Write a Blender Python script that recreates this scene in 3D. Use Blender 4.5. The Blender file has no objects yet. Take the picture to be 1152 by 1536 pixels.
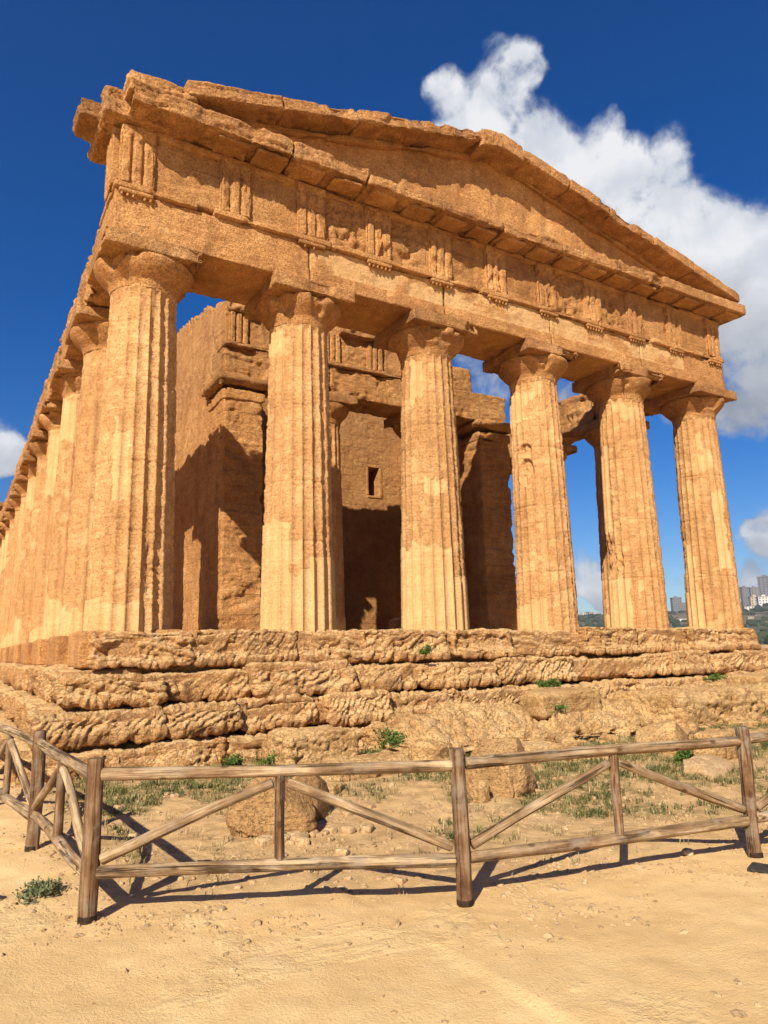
import bpy, math, random
import numpy as np
from mathutils import Matrix, Vector

random.seed(7)
RNG = np.random.default_rng(11)
R = math.radians
S = bpy.context.scene
COL = S.collection

# ------------------------------------------------------------------ camera
CX, CY, CZ = -2.5115, -12.5311, -0.3989
YAW, PIT, ROL, FPX = 0.5384, 0.1898, -0.0219, 1077.9
fw = Vector((math.sin(YAW) * math.cos(PIT), math.cos(YAW) * math.cos(PIT), math.sin(PIT)))
rt = Vector((math.cos(YAW), -math.sin(YAW), 0))
up = rt.cross(fw)
rt2 = math.cos(ROL) * rt + math.sin(ROL) * up
up2 = -math.sin(ROL) * rt + math.cos(ROL) * up
cam = bpy.data.cameras.new("camera")
cam.sensor_fit = 'VERTICAL'
cam.sensor_height = 24.0
cam.lens = FPX / 1536 * 24.0
cam.clip_end = 20000
cam.clip_start = 0.05
camo = bpy.data.objects.new("camera", cam)
COL.objects.link(camo)
M = Matrix(((rt2.x, up2.x, -fw.x, CX), (rt2.y, up2.y, -fw.y, CY), (rt2.z, up2.z, -fw.z, CZ), (0, 0, 0, 1)))
camo.matrix_world = M
S.camera = camo

def ray(px, py):
    d = rt2 * ((px - 576) / FPX) - up2 * ((py - 768) / FPX) + fw
    return d.normalized()

# ------------------------------------------------------------------ light
SUN_AZ, SUN_EL = R(49.3), R(36.0)          # light travels towards azimuth 49 deg (from +y to +x)
LD = Vector((math.sin(SUN_AZ) * math.cos(SUN_EL), math.cos(SUN_AZ) * math.cos(SUN_EL), -math.sin(SUN_EL)))
sun = bpy.data.lights.new("sun", 'SUN')
sun.energy = 5.0
sun.angle = R(0.5)
sun.color = (1.0, 0.92, 0.79)
suno = bpy.data.objects.new("sun", sun)
COL.objects.link(suno)
suno.rotation_euler = LD.to_track_quat('-Z', 'Y').to_euler()
suno.location = (-20, -20, 30)

S.view_settings.view_transform = 'Standard'
S.view_settings.look = 'None'
S.view_settings.exposure = 0.65
S.view_settings.gamma = 1.0

# ------------------------------------------------------------------ node helper
class NT:
    def __init__(s, tree):
        s.t = tree
    def n(s, typ, **kw):
        nd = s.t.nodes.new(typ)
        for k, v in kw.items():
            if k.startswith('i_'):
                nd.inputs[k[2:].replace('_', ' ')].default_value = v
            else:
                setattr(nd, k, v)
        return nd
    def link(s, a, b):
        s.t.links.new(a, b)
    def val(s, sock, v):
        if hasattr(v, 'is_output') or isinstance(v, bpy.types.NodeSocket):
            s.link(v, sock)
        else:
            sock.default_value = v
    def math(s, op, a, b=0.0, c=0.0, clamp=False):
        nd = s.n('ShaderNodeMath', operation=op, use_clamp=clamp)
        s.val(nd.inputs[0], a); s.val(nd.inputs[1], b); s.val(nd.inputs[2], c)
        return nd.outputs[0]
    def vmath(s, op, a, b=(0, 0, 0)):
        nd = s.n('ShaderNodeVectorMath', operation=op)
        s.val(nd.inputs[0], a); s.val(nd.inputs[1], b)
        return nd
    def mul(s, v, k):
        return s.vmath('MULTIPLY', v, k).outputs[0]
    def noise(s, vec, scale, detail=4, rough=0.55, dist=0.0):
        nd = s.n('ShaderNodeTexNoise')
        s.link(vec, nd.inputs['Vector'])
        nd.inputs['Scale'].default_value = scale
        nd.inputs['Detail'].default_value = detail
        nd.inputs['Roughness'].default_value = rough
        nd.inputs['Distortion'].default_value = dist
        return nd.outputs[0]
    def voro(s, vec, scale, feature='F1'):
        nd = s.n('ShaderNodeTexVoronoi', feature=feature)
        s.link(vec, nd.inputs['Vector'])
        nd.inputs['Scale'].default_value = scale
        return nd.outputs['Distance']
    def step(s, v, a, b, lo=0.0, hi=1.0):
        nd = s.n('ShaderNodeMapRange', interpolation_type='SMOOTHSTEP')
        s.val(nd.inputs[0], v)
        nd.inputs[1].default_value = a; nd.inputs[2].default_value = b
        nd.inputs[3].default_value = lo; nd.inputs[4].default_value = hi
        return nd.outputs[0]
    def ramp(s, fac, stops):
        nd = s.n('ShaderNodeValToRGB')
        e = nd.color_ramp.elements
        while len(e) < len(stops):
            e.new(0.5)
        for q, (p, c) in zip(e, stops):
            q.position = p; q.color = (*c, 1)
        s.link(fac, nd.inputs[0])
        return nd.outputs[0]
    def mix(s, fac, a, b, mode='MIX'):
        nd = s.n('ShaderNodeMix', data_type='RGBA', blend_type=mode)
        s.val(nd.inputs[0], fac)
        for sock, v in ((nd.inputs[6], a), (nd.inputs[7], b)):
            if isinstance(v, tuple):
                sock.default_value = (*v, 1)
            else:
                s.link(v, sock)
        return nd.outputs[2]

# ------------------------------------------------------------------ sky with clouds
world = bpy.data.worlds.new("World")
S.world = world
world.use_nodes = True
wt = world.node_tree
wt.nodes.clear()
W = NT(wt)
sky = W.n('ShaderNodeTexSky', sky_type='NISHITA')
sky.sun_disc = False
sky.sun_elevation = SUN_EL
sky.sun_rotation = math.atan2(-LD.x, -LD.y)
sky.altitude = 200
sky.air_density = 1.0
sky.dust_density = 0.2
sky.ozone_density = 5.0
hs = W.n('ShaderNodeHueSaturation')
hs.inputs['Saturation'].default_value = 1.36
hs.inputs['Hue'].default_value = .513
W.link(sky.outputs[0], hs.inputs['Color'])
bg = W.n('ShaderNodeBackground')
bg.inputs['Strength'].default_value = 0.067
W.link(hs.outputs[0], bg.inputs['Color'])
gen = W.n('ShaderNodeTexCoord').outputs['Generated']
wdir = W.vmath('NORMALIZE', gen).outputs[0]
# cloud banks: centre direction, angular radius (deg), weight
BANKS = [(745, 120, 3.3, 1.0), (775, 100, 2.2, 1.0), (655, 128, 2.0, .9), (700, 175, 3.6, 1.0), (770, 180, 4.4, 1.0), (820, 235, 4.0, 1.0), (700, 230, 4.0, 1.0), (880, 285, 4.6, 1.0), (905, 205, 1.8, .8),
         (960, 300, 4.6, 1.0), (1005, 235, 2.2, .9), (1040, 335, 5.0, 1.0), (1100, 385, 5.4, 1.0), (1160, 410, 5.5, 1.0), (1120, 470, 6.0, 1.0), (1100, 570, 6.5, 1.0), (960, 430, 8.0, 1.0), (830, 380, 8.0, 1.0),
         (1250, 480, 8.0, 1.0), (720, 560, 4.5, 1.0), (860, 560, 5.0, .9),
         (878, 862, 2.6, 1.0), (900, 885, 2.0, .9), (1140, 775, 2.2, 1.0), (1120, 800, 1.7, .9), (1085, 870, 1.6, .9), (1165, 800, 2.4, 1.0), (1150, 850, 3.0, 1.0), (1115, 862, 1.6, .8), (0, 680, 2.6, 1.0), (-30, 660, 4.0, 1.0),
         (990, 890, 2.4, .55), (930, 900, 2.5, .6)]
FILL_CLOUDS = [(-.2, -.9, .35, 12), (.5, -.8, .2, 13), (-.6, -.9, .2, 10)]   # unseen clouds added behind the viewer for a more neutral fill light
warp = W.noise(wdir, 9.0, 5, .6)
wv = W.n('ShaderNodeTexNoise'); W.link(wdir, wv.inputs['Vector']); wv.inputs['Scale'].default_value = 7.0; wv.inputs['Detail'].default_value = 6
wofs = W.mul(W.vmath('SUBTRACT', wv.outputs['Color'], (.5, .5, .5)).outputs[0], (.095, .095, .095))
pdir = W.vmath('NORMALIZE', W.vmath('ADD', wdir, wofs).outputs[0]).outputs[0]
mask = None
for px, py, rad, wgt in BANKS + [(b, None, b[3], 1.0) for b in FILL_CLOUDS]:
    d = ray(px, py) if py is not None else Vector(px[:3]).normalized()
    dt = W.vmath('DOT_PRODUCT', pdir, tuple(d)).outputs['Value']
    m = W.n('ShaderNodeMapRange', interpolation_type='SMOOTHSTEP')
    W.link(dt, m.inputs[0])
    m.inputs[1].default_value = math.cos(R(rad * .95)); m.inputs[2].default_value = math.cos(R(rad * .15))
    m.inputs[3].default_value = 0; m.inputs[4].default_value = wgt * .72
    mask = m.outputs[0] if mask is None else W.math('ADD', mask, m.outputs[0])
cn = W.noise(wdir, 10.0, 12, .60, .25)
cn2 = W.noise(W.vmath('ADD', wdir, tuple(-LD * 0.035)).outputs[0], 8.0, 6, .52, .2)
cnb = W.noise(wdir, 8.0, 6, .52, .2)
mask = W.math('MINIMUM', mask, 1.15)
dens = W.math('ADD', mask, W.math('MULTIPLY', W.math('SUBTRACT', cn, .50), W.step(mask, .0, .30, .3, 3.6)))
alpha = W.step(dens, .22, 1.0)
lit = W.step(W.math('SUBTRACT', cnb, cn2), -.14, .16)
# grey bases: the thick lower part of the big bank
grey = None
for px, py, rad, wgt in [(1120, 600, 9.0, 1.0), (1000, 560, 9.0, 1.0), (860, 520, 9.0, .9), (720, 540, 7.0, .9), (890, 915, 2.0, .5), (1135, 830, 2.0, .7), (1000, 905, 3.0, .8), (10, 715, 3.0, .5), (1190, 640, 9.0, 1.0)]:
    d = ray(px, py)
    dt = W.vmath('DOT_PRODUCT', pdir, tuple(d)).outputs['Value']
    g = W.step(dt, math.cos(R(rad)), math.cos(R(rad * .3)), 0, wgt)
    grey = g if grey is None else W.math('MAXIMUM', grey, g)
thick = W.step(dens, .35, 1.1)
shade = W.math('ADD', W.math('MULTIPLY', lit, .50), W.math('MULTIPLY', thick, .60), clamp=True)
ccol = W.mix(shade, (.34, .42, .57), (.95, .96, .98))
ccol = W.mix(W.math('MULTIPLY', grey, .72), ccol, W.mix(lit, (.20, .235, .30), (.40, .44, .51)))
cbg = W.n('ShaderNodeBackground')
W.link(ccol, cbg.inputs['Color'])
cbg.inputs['Strength'].default_value = 0.60
wmix = W.n('ShaderNodeMixShader')
W.link(W.math('MULTIPLY', alpha, .97), wmix.inputs[0])
W.link(bg.outputs[0], wmix.inputs[1]); W.link(cbg.outputs[0], wmix.inputs[2])
wo = W.n('ShaderNodeOutputWorld')
W.link(wmix.outputs[0], wo.inputs['Surface'])

# ------------------------------------------------------------------ numpy noise
_perm = np.random.default_rng(3).permutation(512).astype(np.int64)
_perm = np.concatenate([_perm % 512] * 3)
_g = np.random.default_rng(5).normal(size=(512, 3)); _g /= np.linalg.norm(_g, axis=1, keepdims=True)
_g = _g.astype(np.float32)

def noise3(P):
    P = np.asarray(P, np.float32)
    i = np.floor(P).astype(np.int64); f = P - i
    i &= 255
    u = f * f * f * (f * (f * 6 - 15) + 10)
    out = np.zeros(len(P), np.float32)
    for dx in (0, 1):
        wx = u[:, 0] if dx else 1 - u[:, 0]
        a = _perm[i[:, 0] + dx]
        for dy in (0, 1):
            wy = wx * (u[:, 1] if dy else 1 - u[:, 1])
            b = _perm[a + i[:, 1] + dy]
            for dz in (0, 1):
                wz = wy * (u[:, 2] if dz else 1 - u[:, 2])
                g = _g[_perm[b + i[:, 2] + dz]]
                out += wz * (g[:, 0] * (f[:, 0] - dx) + g[:, 1] * (f[:, 1] - dy) + g[:, 2] * (f[:, 2] - dz))
    return out * 1.5

def fbm(P, o=4, gain=.5):
    P = np.asarray(P, np.float32)
    a, s, t = 1.0, np.zeros(len(P), np.float32), 0
    for k in range(o):
        s += a * noise3(P + 17.3 * k); t += a
        P = P * 2.03; a *= gain
    return s / t * 1.3

def sm(x, a, b):
    t = np.clip((x - a) / (b - a), 0, 1)
    return t * t * (3 - 2 * t)

# ------------------------------------------------------------------ mesh helpers
def mesh(name, V, F, smooth=True, attr=None):
    me = bpy.data.meshes.new(name)
    V = np.asarray(V, np.float32); 
    if isinstance(F, np.ndarray):
        k = F.shape[1]; nf = len(F)
        me.vertices.add(len(V)); me.vertices.foreach_set('co', V.ravel())
        me.loops.add(nf * k); me.loops.foreach_set('vertex_index', F.astype(np.int32).ravel())
        me.polygons.add(nf)
        me.polygons.foreach_set('loop_start', np.arange(0, nf * k, k, dtype=np.int32))
        me.polygons.foreach_set('loop_total', np.full(nf, k, np.int32))
        me.update(calc_edges=True)
        me.validate()
    else:
        me.from_pydata([tuple(v) for v in V], [], F)
    me.polygons.foreach_set('use_smooth', np.full(len(me.polygons), smooth))
    if attr is not None:
        for an, av in attr.items():
            at = me.attributes.new(an, 'FLOAT', 'POINT')
            at.data.foreach_set('value', np.asarray(av, np.float32))
    me.update()
    return me

def obj(name, me, mat=None, parent=None, loc=None):
    o = bpy.data.objects.new(name, me)
    COL.objects.link(o)
    if mat and me is not None and len(me.materials) == 0:
        me.materials.append(mat)
    if parent:
        o.parent = parent
    if loc is not None:
        o.location = loc
    return o

def tag(o, label=None, cat=None, group=None, kind=None):
    if label: o['label'] = label
    if cat: o['category'] = cat
    if group: o['group'] = group
    if kind: o['kind'] = kind
    return o

def empty(name, loc, label=None, cat=None, group=None):
    o = bpy.data.objects.new(name, None)
    COL.objects.link(o); o.location = loc; o.empty_display_size = .2
    return tag(o, label, cat, group)

_lat = {}
def lattice(nx, ny, nz):
    key = (nx, ny, nz)
    if key in _lat: return _lat[key]
    quads = []
    def face(ax, val, nu, nv, flip):
        u, v = np.meshgrid(np.arange(nu), np.arange(nv), indexing='ij')
        def idx(uu, vv):
            c = [None] * 3
            o = [a for a in range(3) if a != ax]
            c[ax] = np.full(uu.shape, val); c[o[0]] = uu; c[o[1]] = vv
            return (c[0] * (ny + 1) + c[1]) * (nz + 1) + c[2]
        q = np.stack([idx(u, v), idx(u + 1, v), idx(u + 1, v + 1), idx(u, v + 1)], -1).reshape(-1, 4)
        quads.append(q[:, ::-1] if flip else q)
    face(0, 0, ny, nz, True); face(0, nx, ny, nz, False)
    face(1, 0, nx, nz, False); face(1, ny, nx, nz, True)
    face(2, 0, nx, ny, True); face(2, nz, nx, ny, False)
    Q = np.concatenate(quads)
    uq, inv = np.unique(Q.ravel(), return_inverse=True)
    k = uq % (nz + 1); j = (uq // (nz + 1)) % (ny + 1); i = uq // ((nz + 1) * (ny + 1))
    I = np.stack([i / nx, j / ny, k / nz], -1)
    _lat[key] = (I, inv.reshape(-1, 4))
    return _lat[key]

_hl = np.random.default_rng(8).uniform(-1, 1, 4096).astype(np.float32)
def erode(P, N, seed, amp=.03, bed=(0, 0, 1), bedf=9.0, low=1.1, pits=.02, bedamp=.6, layer=0.0, lf=8.0):
    """displacement along the normal: soft lumps, bedding ridges, pits"""
    s = seed * 3.77
    B = Vector(bed).normalized()
    d = amp * fbm(P * low + s, 3)
    Bn = np.array(B, np.float32)
    along = P @ Bn
    Q = P * 1.7 + np.outer(along, Bn) * (bedf - 1.7) + s
    rg = 1 - 2.2 * np.abs(fbm(Q, 3))
    msk = .35 + .65 * sm(fbm(P * .9 + s + 9, 2), -.25, .3)
    d += amp * bedamp * rg * msk * .8
    if layer:
        t = along * lf + 1.1 * fbm(P * np.float32(1.3) + s, 3) + .35 * fbm(P * 5 + s, 2)
        k = np.floor(t); fr = t - k
        # each thin bed stands out or is eaten back by its own amount, changing along its length
        h0 = _hl[(k.astype(np.int64) * 7 + int(seed) * 131) % 4096]
        h1 = fbm(np.stack([P[:, 0] * 1.6 + k * 3.7, P[:, 1] * 1.6, P[:, 2] * .6 + k], -1) + s, 2)
        prof = sm(fr, .0, .22) * (1 - .55 * sm(fr, .62, 1.0))
        d += layer * ((.55 * h0 + 1.3 * h1) * .7 + .55 * prof - .5) * (.35 + .65 * msk)
    if pits:
        p = fbm(P * 7.5 + s, 3)
        d -= pits * sm(p, .05, .45) * (0.4 + .9 * msk)
        d += pits * .35 * fbm(P * 22 + s, 2)
    return d

def rbox(c0, c1, res, rad=.03, seed=0, amp=.02, fn=None, warp=None, wpos=None, **kw):
    c0 = np.array(c0, np.float32); c1 = np.array(c1, np.float32)
    size = c1 - c0
    n = [max(1, int(math.ceil(a / r))) for a, r in zip(size, (res if isinstance(res, tuple) else (res,) * 3))]
    I, F = lattice(*n)
    P = (c0 + I * size).astype(np.float32)
    r = rad * (.55 + 1.3 * sm(fbm(P * .9 + seed * 1.9 + 4, 3), -.4, .6))
    r = np.minimum(r, .48 * size.min())[:, None]
    inn = np.clip(P, c0 + r, c1 - r)
    D = P - inn
    L = np.linalg.norm(D, axis=1, keepdims=True); L[L < 1e-6] = 1
    N = D / L
    Q = inn + N * r
    wp = Q if wpos is None else wpos(Q)
    d = erode(wp, N, seed, amp, **kw)
    if fn is not None:
        d = d + fn(Q, N)
    Q = Q + N * d[:, None]
    if warp is not None:
        Q = warp(Q)
    return Q, F

def rot_y(P, ang, origin):
    c, s = math.cos(ang), math.sin(ang)
    o = np.array(origin, np.float32); q = P - o
    return np.stack([q[:, 0] * c - q[:, 2] * s, q[:, 1], q[:, 0] * s + q[:, 2] * c], -1) + o

def rotz(P, ang):
    c, s = math.cos(ang), math.sin(ang)
    return np.stack([P[:, 0] * c - P[:, 1] * s, P[:, 0] * s + P[:, 1] * c, P[:, 2]], -1)

# ------------------------------------------------------------------ materials
def new_mat(name):
    m = bpy.data.materials.new(name); m.use_nodes = True
    m.node_tree.nodes.clear()
    N = NT(m.node_tree)
    out = N.n('ShaderNodeOutputMaterial')
    b = N.n('ShaderNodeBsdfPrincipled')
    b.inputs['Roughness'].default_value = .95
    b.inputs['Specular IOR Level'].default_value = .15
    N.link(b.outputs[0], out.inputs['Surface'])
    return m, N, b

def stone_mat(name, tones, dark=.5, pale=(.60, .38, .17), lichen=.35, bump=.026, strata=1.0, dust=.0, joints=False):
    m, N, b = new_mat(name)
    pos = N.n('ShaderNodeNewGeometry')
    P = pos.outputs['Position']; nz = N.n('ShaderNodeSeparateXYZ'); N.link(pos.outputs['True Normal'], nz.inputs[0])
    big = N.noise(P, .75, 5, .6, .3)
    med = N.noise(P, 3.6, 8, .62, .2)
    fine = N.noise(P, 34.0, 6, .65)
    lam = N.noise(N.mul(P, (1.6, 1.6, 17.0)), 1.0, 6, .6, .25)
    f = N.math('ADD', N.math('MULTIPLY', big, .45), N.math('ADD', N.math('MULTIPLY', med, .38), N.math('MULTIPLY', lam, .17 * strata)))
    col = N.ramp(f, [(.36, tones[0]), (.47, tones[1]), (.56, tones[2]), (.66, tones[3])])
    oi = N.n('ShaderNodeObjectInfo').outputs['Random']
    col = N.mix(1.0, col, N.ramp(oi, [(0.0, (.86, .84, .82)), (.35, (1.0, .97, .93)), (.7, (1.04, 1.0, 1.0)), (1.0, (1.14, 1.13, 1.12))]), 'MULTIPLY')
    streak = N.step(N.noise(N.mul(P, (3.4, 3.4, .42)), 1.0, 6, .62, .3), .53, .70)
    col = N.mix(N.math('MULTIPLY', streak, .70 * dark), col, (.17, .085, .032))
    blot = N.step(N.noise(N.vmath('ADD', P, (3.0, 17.0, 9.0)).outputs[0], 1.7, 7, .66), .56, .66)
    col = N.mix(N.math('MULTIPLY', blot, .42), col, (.36, .19, .085))
    sp = N.step(fine, .38, .60)
    col = N.mix(N.math('MULTIPLY', N.math('SUBTRACT', 1.0, sp), .60 * dark * 2), col, tones[0], 'MIX')
    grains = N.step(N.noise(P, 11.0, 5, .7), .58, .72)
    col = N.mix(N.math('MULTIPLY', grains, .35), col, pale)
    # grey-brown crust on exposed weathered patches
    crust = N.math('MULTIPLY', N.step(N.noise(N.vmath('ADD', P, (31.0, 7.0, 3.0)).outputs[0], 1.3, 8, .68), .52, .68), N.step(med, .40, .58))
    upm = N.step(nz.outputs[2], -.2, .75, .35, 1.0)
    if dust:
        crust = N.math('MAXIMUM', crust, N.math('MULTIPLY', N.step(N.noise(P, 2.1, 8, .7), .47, .60), N.step(nz.outputs[2], .55, .1)))
    crust = N.math('MULTIPLY', N.math('MULTIPLY', crust, upm), lichen, clamp=True)
    col = N.mix(crust, col, (.145, .100, .060))
    if dust:
        dm = N.math('MULTIPLY', N.step(nz.outputs[2], .30, .70), N.step(med, .28, .48))
        col = N.mix(N.math('MULTIPLY', dm, dust), col, N.mix(big, (.58, .36, .145), (.74, .50, .235)))
    at = N.n('ShaderNodeAttribute', attribute_name='repair')
    rep = at.outputs['Fac']
    rcol = N.mix(N.step(N.noise(P, 2.2, 5, .6), .3, .7), (.56, .33, .135), (.66, .42, .19))
    rcol = N.mix(N.math('MULTIPLY', N.math('SUBTRACT', 1.0, sp), .12), rcol, (.40, .22, .08))
    col = N.mix(rep, col, rcol)
    N.link(col, b.inputs['Base Color'])
    jh = None
    if joints:
        sx = N.n('ShaderNodeSeparateXYZ'); N.link(P, sx.inputs[0])
        cb_ = N.n('ShaderNodeCombineXYZ')
        wob = N.math('MULTIPLY', N.math('SUBTRACT', N.noise(P, 1.6, 4, .6), .5), .10)
        N.link(N.math('ADD', N.math('ADD', sx.outputs[0], sx.outputs[1]), wob), cb_.inputs[0])
        N.link(N.math('ADD', sx.outputs[2], wob), cb_.inputs[1])
        br = N.n('ShaderNodeTexBrick'); N.link(cb_.outputs[0], br.inputs['Vector'])
        br.inputs['Scale'].default_value = 1.0; br.inputs['Brick Width'].default_value = 1.25; br.inputs['Row Height'].default_value = .52
        br.inputs['Mortar Size'].default_value = .016; br.inputs['Mortar Smooth'].default_value = .5
        br.inputs['Color1'].default_value = (.80, .80, .80, 1); br.inputs['Color2'].default_value = (1.1, 1.1, 1.1, 1); br.inputs['Mortar'].default_value = (.9, .9, .9, 1)
        jm = N.math('MULTIPLY', br.outputs['Fac'], N.step(N.noise(P, 1.9, 4, .6), .36, .62))
        col = N.mix(.8, col, N.mix(1.0, col, br.outputs['Color'], 'MULTIPLY'))
        col = N.mix(N.math('MULTIPLY', jm, .75), col, (.12, .055, .02))
        jh = jm
    vor = N.voro(P, 30.0)
    pit = N.step(N.noise(P, 24.0, 4, .6), .545, .60)
    lam2 = N.noise(N.mul(P, (7, 7, 46.0)), 1.0, 4, .6, .2)
    h = N.math('ADD', N.math('MULTIPLY', fine, 1.05), N.math('ADD', N.math('MULTIPLY', med, .55), N.math('MULTIPLY', lam2, .45 * strata)))
    h = N.math('ADD', h, N.math('MULTIPLY', lam, .9 * strata))
    h = N.math('SUBTRACT', h, N.math('MULTIPLY', pit, .60))
    h = N.math('ADD', h, N.math('MULTIPLY', vor, .25))
    if jh is not None: h = N.math('SUBTRACT', h, N.math('MULTIPLY', jh, 1.1))
    h = N.math('MULTIPLY', h, N.math('SUBTRACT', 1.0, N.math('MULTIPLY', rep, .6)))
    bp = N.n('ShaderNodeBump'); bp.inputs['Strength'].default_value = 1.0; bp.inputs['Distance'].default_value = bump
    N.link(h, bp.inputs['Height']); N.link(bp.outputs[0], b.inputs['Normal'])
    return m

STONE = stone_mat('temple_sandstone', [(0.291, 0.128, 0.043), (0.477, 0.233, 0.08), (0.605, 0.316, 0.113), (0.733, 0.422, 0.173)])
COLUMN = stone_mat('column_sandstone', [(0.349, 0.171, 0.063), (0.507, 0.267, 0.101), (0.592, 0.327, 0.132), (0.697, 0.418, 0.188)], lichen=.22, dark=.42, strata=1.2, bump=.017)
WALL = stone_mat('ashlar_sandstone', [(0.278, 0.122, 0.041), (0.457, 0.223, 0.077), (0.568, 0.298, 0.107), (0.692, 0.399, 0.166)], joints=True)
STONE_UP = stone_mat('cornice_sandstone', [(0.221, 0.098, 0.035), (0.419, 0.205, 0.072), (0.559, 0.294, 0.11), (0.722, 0.433, 0.19)], lichen=.9)
STEP = stone_mat('weathered_step_stone', [(0.282, 0.13, 0.048), (0.5, 0.265, 0.098), (0.63, 0.357, 0.144), (0.75, 0.476, 0.224)], lichen=.8, bump=.030, dark=.5, dust=.75)
ROCK = stone_mat('pale_bedrock', [(0.302, 0.151, 0.054), (0.518, 0.308, 0.119), (0.648, 0.421, 0.184), (0.734, 0.529, 0.281)], lichen=.5, bump=.03, dust=.4)
BOULD = stone_mat('boulder_stone', [(.26, .14, .055), (.43, .25, .10), (.54, .335, .145), (.64, .45, .25)], lichen=.5, bump=.03)
PALE = stone_mat('pale_rubble', [(.34, .21, .10), (.48, .32, .16), (.58, .41, .22), (.66, .50, .30)], lichen=.15, bump=.01)

def sand_mat():
    m, N, b = new_mat('sandy_ground')
    P = N.n('ShaderNodeNewGeometry').outputs['Position']
    xyz = N.n('ShaderNodeSeparateXYZ'); N.link(P, xyz.inputs[0])
    big = N.noise(P, .55, 5, .6, .4); med = N.noise(P, 3.0, 7, .65, .2); fine = N.noise(P, 60, 5, .7)
    col = N.ramp(N.math('ADD', N.math('MULTIPLY', big, .55), N.math('MULTIPLY', med, .45)),
                 [(.34, (.60, .375, .155)), (.46, (.70, .455, .195)), (.56, (.75, .505, .230)), (.68, (.79, .56, .28))])
    # bare rock showing through the trodden path
    rk = N.math('MULTIPLY', N.step(N.noise(P, .9, 5, .6, .6), .57, .64), N.step(N.noise(P, 6, 6, .7), .36, .55))
    rkc = N.mix(N.step(N.noise(N.mul(P, (3, 9, 1)), 1.5, 6, .65), .4, .62), (.60, .42, .20), (.80, .60, .33))
    col = N.mix(N.math('MULTIPLY', rk, .22), col, rkc)
    # earthier, greener soil behind the fence
    beh = N.n('ShaderNodeAttribute', attribute_name='soil').outputs['Fac']
    grn = N.n('ShaderNodeAttribute', attribute_name='green').outputs['Fac']
    soil = N.mix(N.step(N.noise(P, 5.0, 8, .7), .36, .62), (.31, .185, .08), (.58, .37, .165))
    col = N.mix(N.math('MULTIPLY', beh, .75), col, soil)
    gm = N.math('MULTIPLY', grn, N.step(N.noise(P, 9, 6, .7), .36, .60))
    col = N.mix(N.math('MULTIPLY', gm, .8), col, N.mix(N.step(fine, .4, .6), (.115, .095, .028), (.22, .17, .06)))
    sp = N.step(N.noise(P, 90, 3, .6), .60, .70)
    col = N.mix(N.math('MULTIPLY', sp, .45), col, (.72, .56, .36))
    dk = N.step(N.noise(P, 45, 4, .7), .36, .27)
    col = N.mix(N.math('MULTIPLY', dk, .40), col, (.27, .14, .05))
    N.link(col, b.inputs['Base Color'])
    h = N.math('ADD', N.math('MULTIPLY', fine, .6), N.math('ADD', N.math('MULTIPLY', med, .35), N.math('MULTIPLY', N.noise(P, 16, 8, .75), .55)))
    h = N.math('ADD', h, N.math('MULTIPLY', rk, .5))
    bp = N.n('ShaderNodeBump'); bp.inputs['Strength'].default_value = .9; bp.inputs['Distance'].default_value = .022
    N.link(h, bp.inputs['Height']); N.link(bp.outputs[0], b.inputs['Normal'])
    return m
SAND = sand_mat()

def wood_mat(name, a, bcol, grey):
    m, N, b = new_mat(name)
    oc = N.n('ShaderNodeTexCoord').outputs['Object']
    oi = N.n('ShaderNodeObjectInfo').outputs['Random']
    ofs = N.n('ShaderNodeCombineXYZ'); N.link(N.math('MULTIPLY', oi, 37.0), ofs.inputs[0]); N.link(N.math('MULTIPLY', oi, 11.0), ofs.inputs[2])
    P = N.vmath('ADD', oc, ofs.outputs[0]).outputs[0]
    g1 = N.noise(N.mul(P, (16, 16, 1.3)), 1.6, 7, .65, .6)
    g2 = N.noise(N.mul(P, (55, 55, 2.2)), 1.5, 6, .6, .3)
    blot = N.noise(P, 3.2, 5, .6)
    col = N.ramp(N.math('ADD', N.math('MULTIPLY', g1, .6), N.math('MULTIPLY', blot, .4)), [(.36, a), (.50, bcol), (.62, grey)])
    crack = N.step(N.noise(N.mul(P, (24, 24, .9)), 1.0, 4, .55, .5), .43, .375)
    col = N.mix(N.math('MULTIPLY', crack, .7), col, (.030, .014, .006))
    col = N.mix(N.math('MULTIPLY', N.step(g2, .44, .34), .55), col, (.075, .035, .014))
    col = N.mix(N.math('MULTIPLY', N.step(N.noise(P, 5.5, 6, .7), .46, .66), .55), col, (.30, .235, .165))
    kn = N.voro(N.mul(P, (1.0, 1.0, .55)), 7.0)
    col = N.mix(N.step(kn, .16, .07, 0, .75), col, (.06, .028, .012))
    N.link(col, b.inputs['Base Color']); b.inputs['Roughness'].default_value = .85
    h = N.math('SUBTRACT', N.math('ADD', N.math('MULTIPLY', g1, .6), N.math('MULTIPLY', g2, .5)), N.math('MULTIPLY', crack, .9))
    bp = N.n('ShaderNodeBump'); bp.inputs['Strength'].default_value = 1.0; bp.inputs['Distance'].default_value = .014
    N.link(h, bp.inputs['Height']); N.link(bp.outputs[0], b.inputs['Normal'])
    return m
WOOD_D = wood_mat('post_wood', (.060, .028, .012), (.155, .080, .036), (.32, .205, .11))
WOOD_L = wood_mat('rail_wood', (.095, .048, .021), (.265, .165, .080), (.52, .375, .215))

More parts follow.
